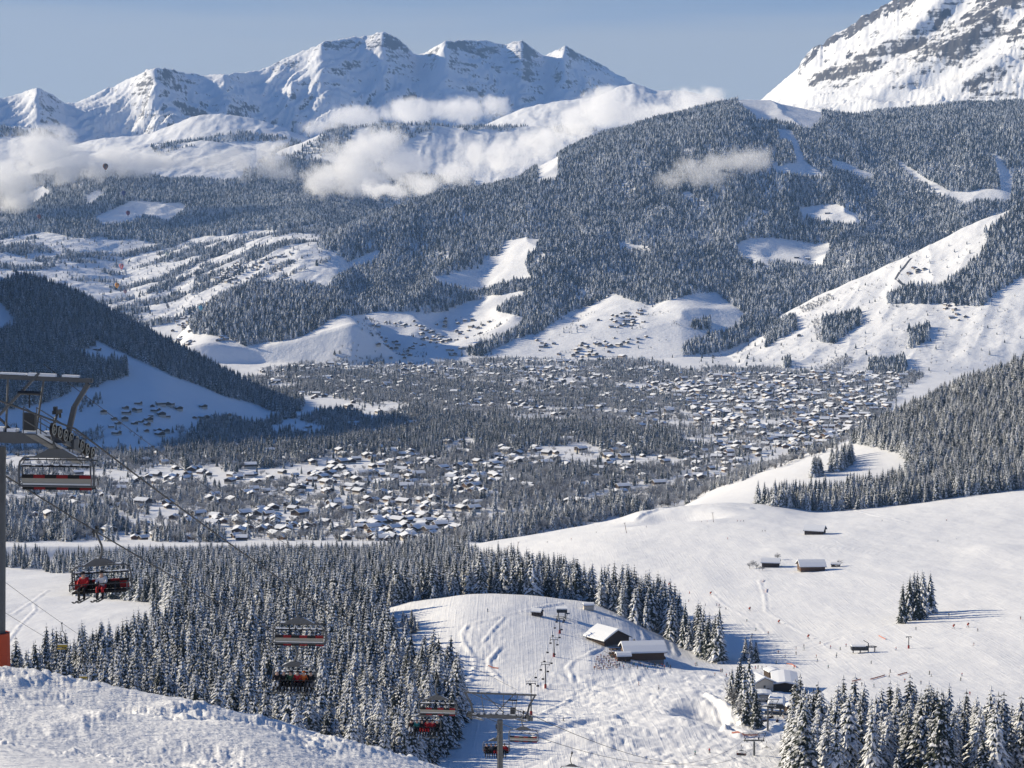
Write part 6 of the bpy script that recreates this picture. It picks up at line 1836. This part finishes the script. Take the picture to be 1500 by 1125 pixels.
# ---- orange piste nets
def net(pts, label, h=.5):
    P = [at(a, b_, 500) for a, b_ in pts]
    t = thing('safety_net', label, 'fence', tuple(P[0]))
    m1 = MB(); m2 = MB()
    Q = []
    for a, b_ in zip(P[:-1], P[1:]):
        n = max(2, int((b_ - a).length / 3))
        for k in range(n):
            q_ = a.lerp(b_, k / n); Q.append(Vector((q_.x, q_.y, float(ground(q_.x, q_.y)[0]))) - P[0])
    Q.append(P[-1] - P[0])
    for a, b_ in zip(Q[:-1], Q[1:]): m1.bar(a + Vector((0, 0, .15 + h / 2)), b_ + Vector((0, 0, .15 + h / 2)), .05, h)
    for a in Q: m2.tube([a + Vector((0, 0, -.2)), a + Vector((0, 0, h + .3))], .03, 5)
    m1.build('net', M['orange_net'], t); m2.build('posts', M['red_paint'], t).name = 'post_row'
M['orange_net'] = simple('orange_net', (.45, .17, .12), .9, var=.15)
net([(1248, 999), (1261, 996)], 'short orange piste net, leftmost above the corner wood')
net([(1275, 996), (1296, 990)], 'longer orange piste net in the middle above the corner wood')
net([(1315, 990), (1329, 986)], 'orange piste net, rightmost above the corner wood')
net([(1152, 973), (1160, 974), (1166, 978)], 'bent orange net on the run above the lift base')
net([(1287, 932), (1297, 937)], 'orange net above the dark lift station')
net([(1117, 853), (1119, 850)], 'tiny orange net where the ploughed track leaves the lodge')
net([(1122, 868), (1123, 863)], 'tiny orange net halfway down the ploughed track')
net([(1072, 1075), (1090, 1078), (1110, 1078)], 'red brown net along the shaded bank below the lift base')
net([(1404, 1062), (1412, 1067)], 'pale orange net behind the corner wood')
net([(715, 976), (730, 980)], 'faint orange net on the knoll by the ski run')
# ---- snow guns
def snow_gun(px, py, label):
    p = at(px, py, 500)
    t = thing('snow_gun', label, 'snow gun', (p.x, p.y, p.z - .1), 2.6)
    m1 = MB()
    for an in (0, 2.1, 4.2): m1.bar((0, 0, 1.2), (1.0 * math.cos(an), 1.0 * math.sin(an), 0), .12, .12)
    m1.build('tripod', M['steel_dark'], t)
    m1 = MB(); m1.tube([(0, .7, 1.7), (0, -.6, 2.05)], [.48, .42], 14); m1.build('drum', M['orange_mat'], t)
    m1 = MB(); m1.tube([(0, -.6, 2.05), (0, -.85, 2.12)], [.5, .48], 14); m1.build('nozzle_ring', M['steel'], t)
snow_gun(1397, 921, 'orange snow gun on the right piste below the lone spruce clump')
snow_gun(1418, 919, 'second orange snow gun with gear, right of the first')
snow_gun(1098, 895, 'orange snow gun beside the upper ploughed track')
snow_gun(1141, 914, 'orange snow gun in the middle of the ploughed track')
snow_gun(1184, 936, 'orange snow gun at the lower end of the ploughed track')
snow_gun(1041, 872, 'orange snow gun on the run right of the spruce row')
snow_gun(980, 859, 'orange snow gun on the run behind the spruce row')

# ---- hot air balloons
def balloon(px, py, D, dia, c1, c2, label):
    p = W(px, py, D)
    t = thing('hot_air_balloon', label, 'balloon', (p.x, p.y, p.z))
    prof = [(.06, -.62), (.16, -.52), (.30, -.34), (.43, -.12), (.495, .08), (.48, .25), (.40, .40), (.26, .51), (.10, .56), (0.001, .57)]
    mb = MB(); n = 20; vs = []; fs = []
    for r, z in prof: vs += [(dia * r * math.cos(2 * PI * k / n), dia * r * math.sin(2 * PI * k / n), dia * z) for k in range(n)]
    for i in range(len(prof) - 1):
        for k in range(n): mb_i = (k // 2) % 2; fs.append(((i * n + k, i * n + (k + 1) % n, (i + 1) * n + (k + 1) % n, (i + 1) * n + k), mb_i if i > 1 else 0))
    mb.V = vs; mb.F = [list(f) for f, _ in fs]; mb.M = [m_ for _, m_ in fs]
    mb.build('envelope', [cloth('balloon_cloth', c1), cloth('balloon_stripe', c2)], t, smooth=True)
    b_ = MB(); b_.box((0, 0, -.86 * dia), (1.6, 1.6, 1.2)); b_.build('basket', M['wood_warm'], t)
    b_ = MB()
    for sx, sy in ((-1, -1), (1, -1), (1, 1), (-1, 1)): b_.tube([(sx * .7, sy * .7, -.82 * dia), (sx * .06 * dia, sy * .06 * dia, -.62 * dia)], .06, 4)
    b_.build('basket_ropes', M['rope'], t).name = 'rigging'
balloon(154.5, 244, 6500, 18, (.16, .07, .02), (.05, .03, .02), 'dark orange and brown balloon before the low cloud bank')
balloon(181, 283, 6500, 15, (.02, .03, .10), (.03, .05, .16), 'dark blue balloon just below the cloud bank')
balloon(187.5, 312, 6500, 14, (.05, .01, .06), (.10, .01, .03), 'dark purple balloon over the small lit clearing')
balloon(57.5, 317, 6800, 13, (.18, .06, .05), (.08, .04, .04), 'faint brown balloon far left over the forest')
balloon(256, 277, 7500, 13, (.08, .10, .12), (.16, .17, .18), 'faint grey balloon before the pale cliffs')
balloon(178, 390, 6000, 15, (.50, .08, .09), (.62, .40, .38), 'red and white balloon over the blue shaded field')
balloon(171.5, 418, 5600, 13, (.62, .33, .04), (.55, .16, .04), 'yellow and orange balloon above the dark left ridge')
balloon(183.5, 427, 5600, 11, (.24, .20, .22), (.40, .25, .26), 'small greyish balloon right below the yellow one')
balloon(294, 451, 5000, 11, (.10, .34, .48), (.22, .46, .56), 'light blue balloon before the dark wooded mound')
balloon(245, 372, 6000, 12, (.42, .44, .42), (.30, .38, .32), 'pale balloon right of the red and white one')
balloon(118, 272, 7000, 12, (.60, .60, .58), (.5, .5, .5), 'pale round balloon high in the forest below the clouds')
# ---- roads
def road(pts, w, label=None, ymin=2000):
    P = [at(a, b_, ymin) for a, b_ in pts]
    vs = []; Q = []
    for a, b_ in zip(P[:-1], P[1:]):
        n = max(2, int((b_ - a).length / 12))
        Q += [a.lerp(b_, k / n) for k in range(n)]
    Q.append(P[-1])
    for i, q_ in enumerate(Q):
        d = (Q[min(i + 1, len(Q) - 1)] - Q[max(i - 1, 0)]); d.z = 0; d.normalize(); nn = Vector((-d.y, d.x, 0))
        for s in (-1, 1):
            e = q_ + nn * s * w / 2; vs.append((e.x, e.y, float(ground(e.x, e.y)[0]) + .35))
    mb = MB(); mb.face_mesh(vs, [(2 * i, 2 * i + 1, 2 * i + 3, 2 * i + 2) for i in range(len(Q) - 1)])
    tag(mb.build('road', M['road']), kind='structure')
M['road'] = simple('wet_asphalt', (.07, .07, .075), .6, var=.3, scale=.05)
road([(433, 722), (448, 706), (462, 694), (475, 688)], 9)
road([(330, 735), (375, 728), (420, 716), (440, 708)], 7)
road([(1335, 378), (1318, 398), (1312, 408), (1320, 415), (1332, 420)], 9, ymin=5000)
road([(236, 435), (240, 442), (247, 452)], 8, ymin=5000)
# ---- leafless bushes beside the lodge and the houses of the ski area
for k, (a, b_, h) in enumerate(((1098, 833, 5), (1103, 831, 6), (1108, 833, 5), (1112, 836, 4), (1117, 836, 4), (1226, 832, 4), (1230, 829, 5), (1139, 820, 6))):
    p = at(a, b_, 500)
    t = thing('bush', 'dark leafless bush beside the small lodge' if k not in (5, 6) else 'dark bush right of the brown farmhouse', 'bush', (p.x, p.y, p.z - .2), k, 'bushes by the small lodge' if k not in (5, 6) else 'bushes right of the brown farmhouse')
    t.scale = (h * 1.5, h * 1.5, h)
    link(bpy.data.objects.new('crown', BT[k % 3][0]), t); link(bpy.data.objects.new('trunk', BT[k % 3][1]), t)
import OpenImageIO as oiio, sys, numpy as np
im=oiio.ImageBuf('/workdir/render_main.png').get_pixels(oiio.UINT8)
h,w=im.shape[:2]; k=w/1500
for n,x,y,r in [('skyL',100,30,8),('skyR',1000,60,8),('skylow',1050,110,5),('lhillsnow',240,560,6),('knollshade',590,890,3),('bottomshade',700,1080,4),('flatR',1250,860,10),('rslope',1300,440,4),('rangeShade',700,110,5),('rangeShade2',480,110,6),('farForest',900,300,20),('farForest2',1000,380,20),('mound',400,450,12),('lhillforest',200,510,12),('leftforest',350,900,20),('corner',1300,1080,20),('peaklit',1350,60,4),('valleybelt',700,635,15),('clouds',560,230,8),('fore',200,1070,20)]:
    a=im[int((y-r)*k):int((y+r)*k)+1,int((x-r)*k):int((x+r)*k)+1,:3].reshape(-1,3)
    print(n,a.mean(0).round(),a.std(0).round())
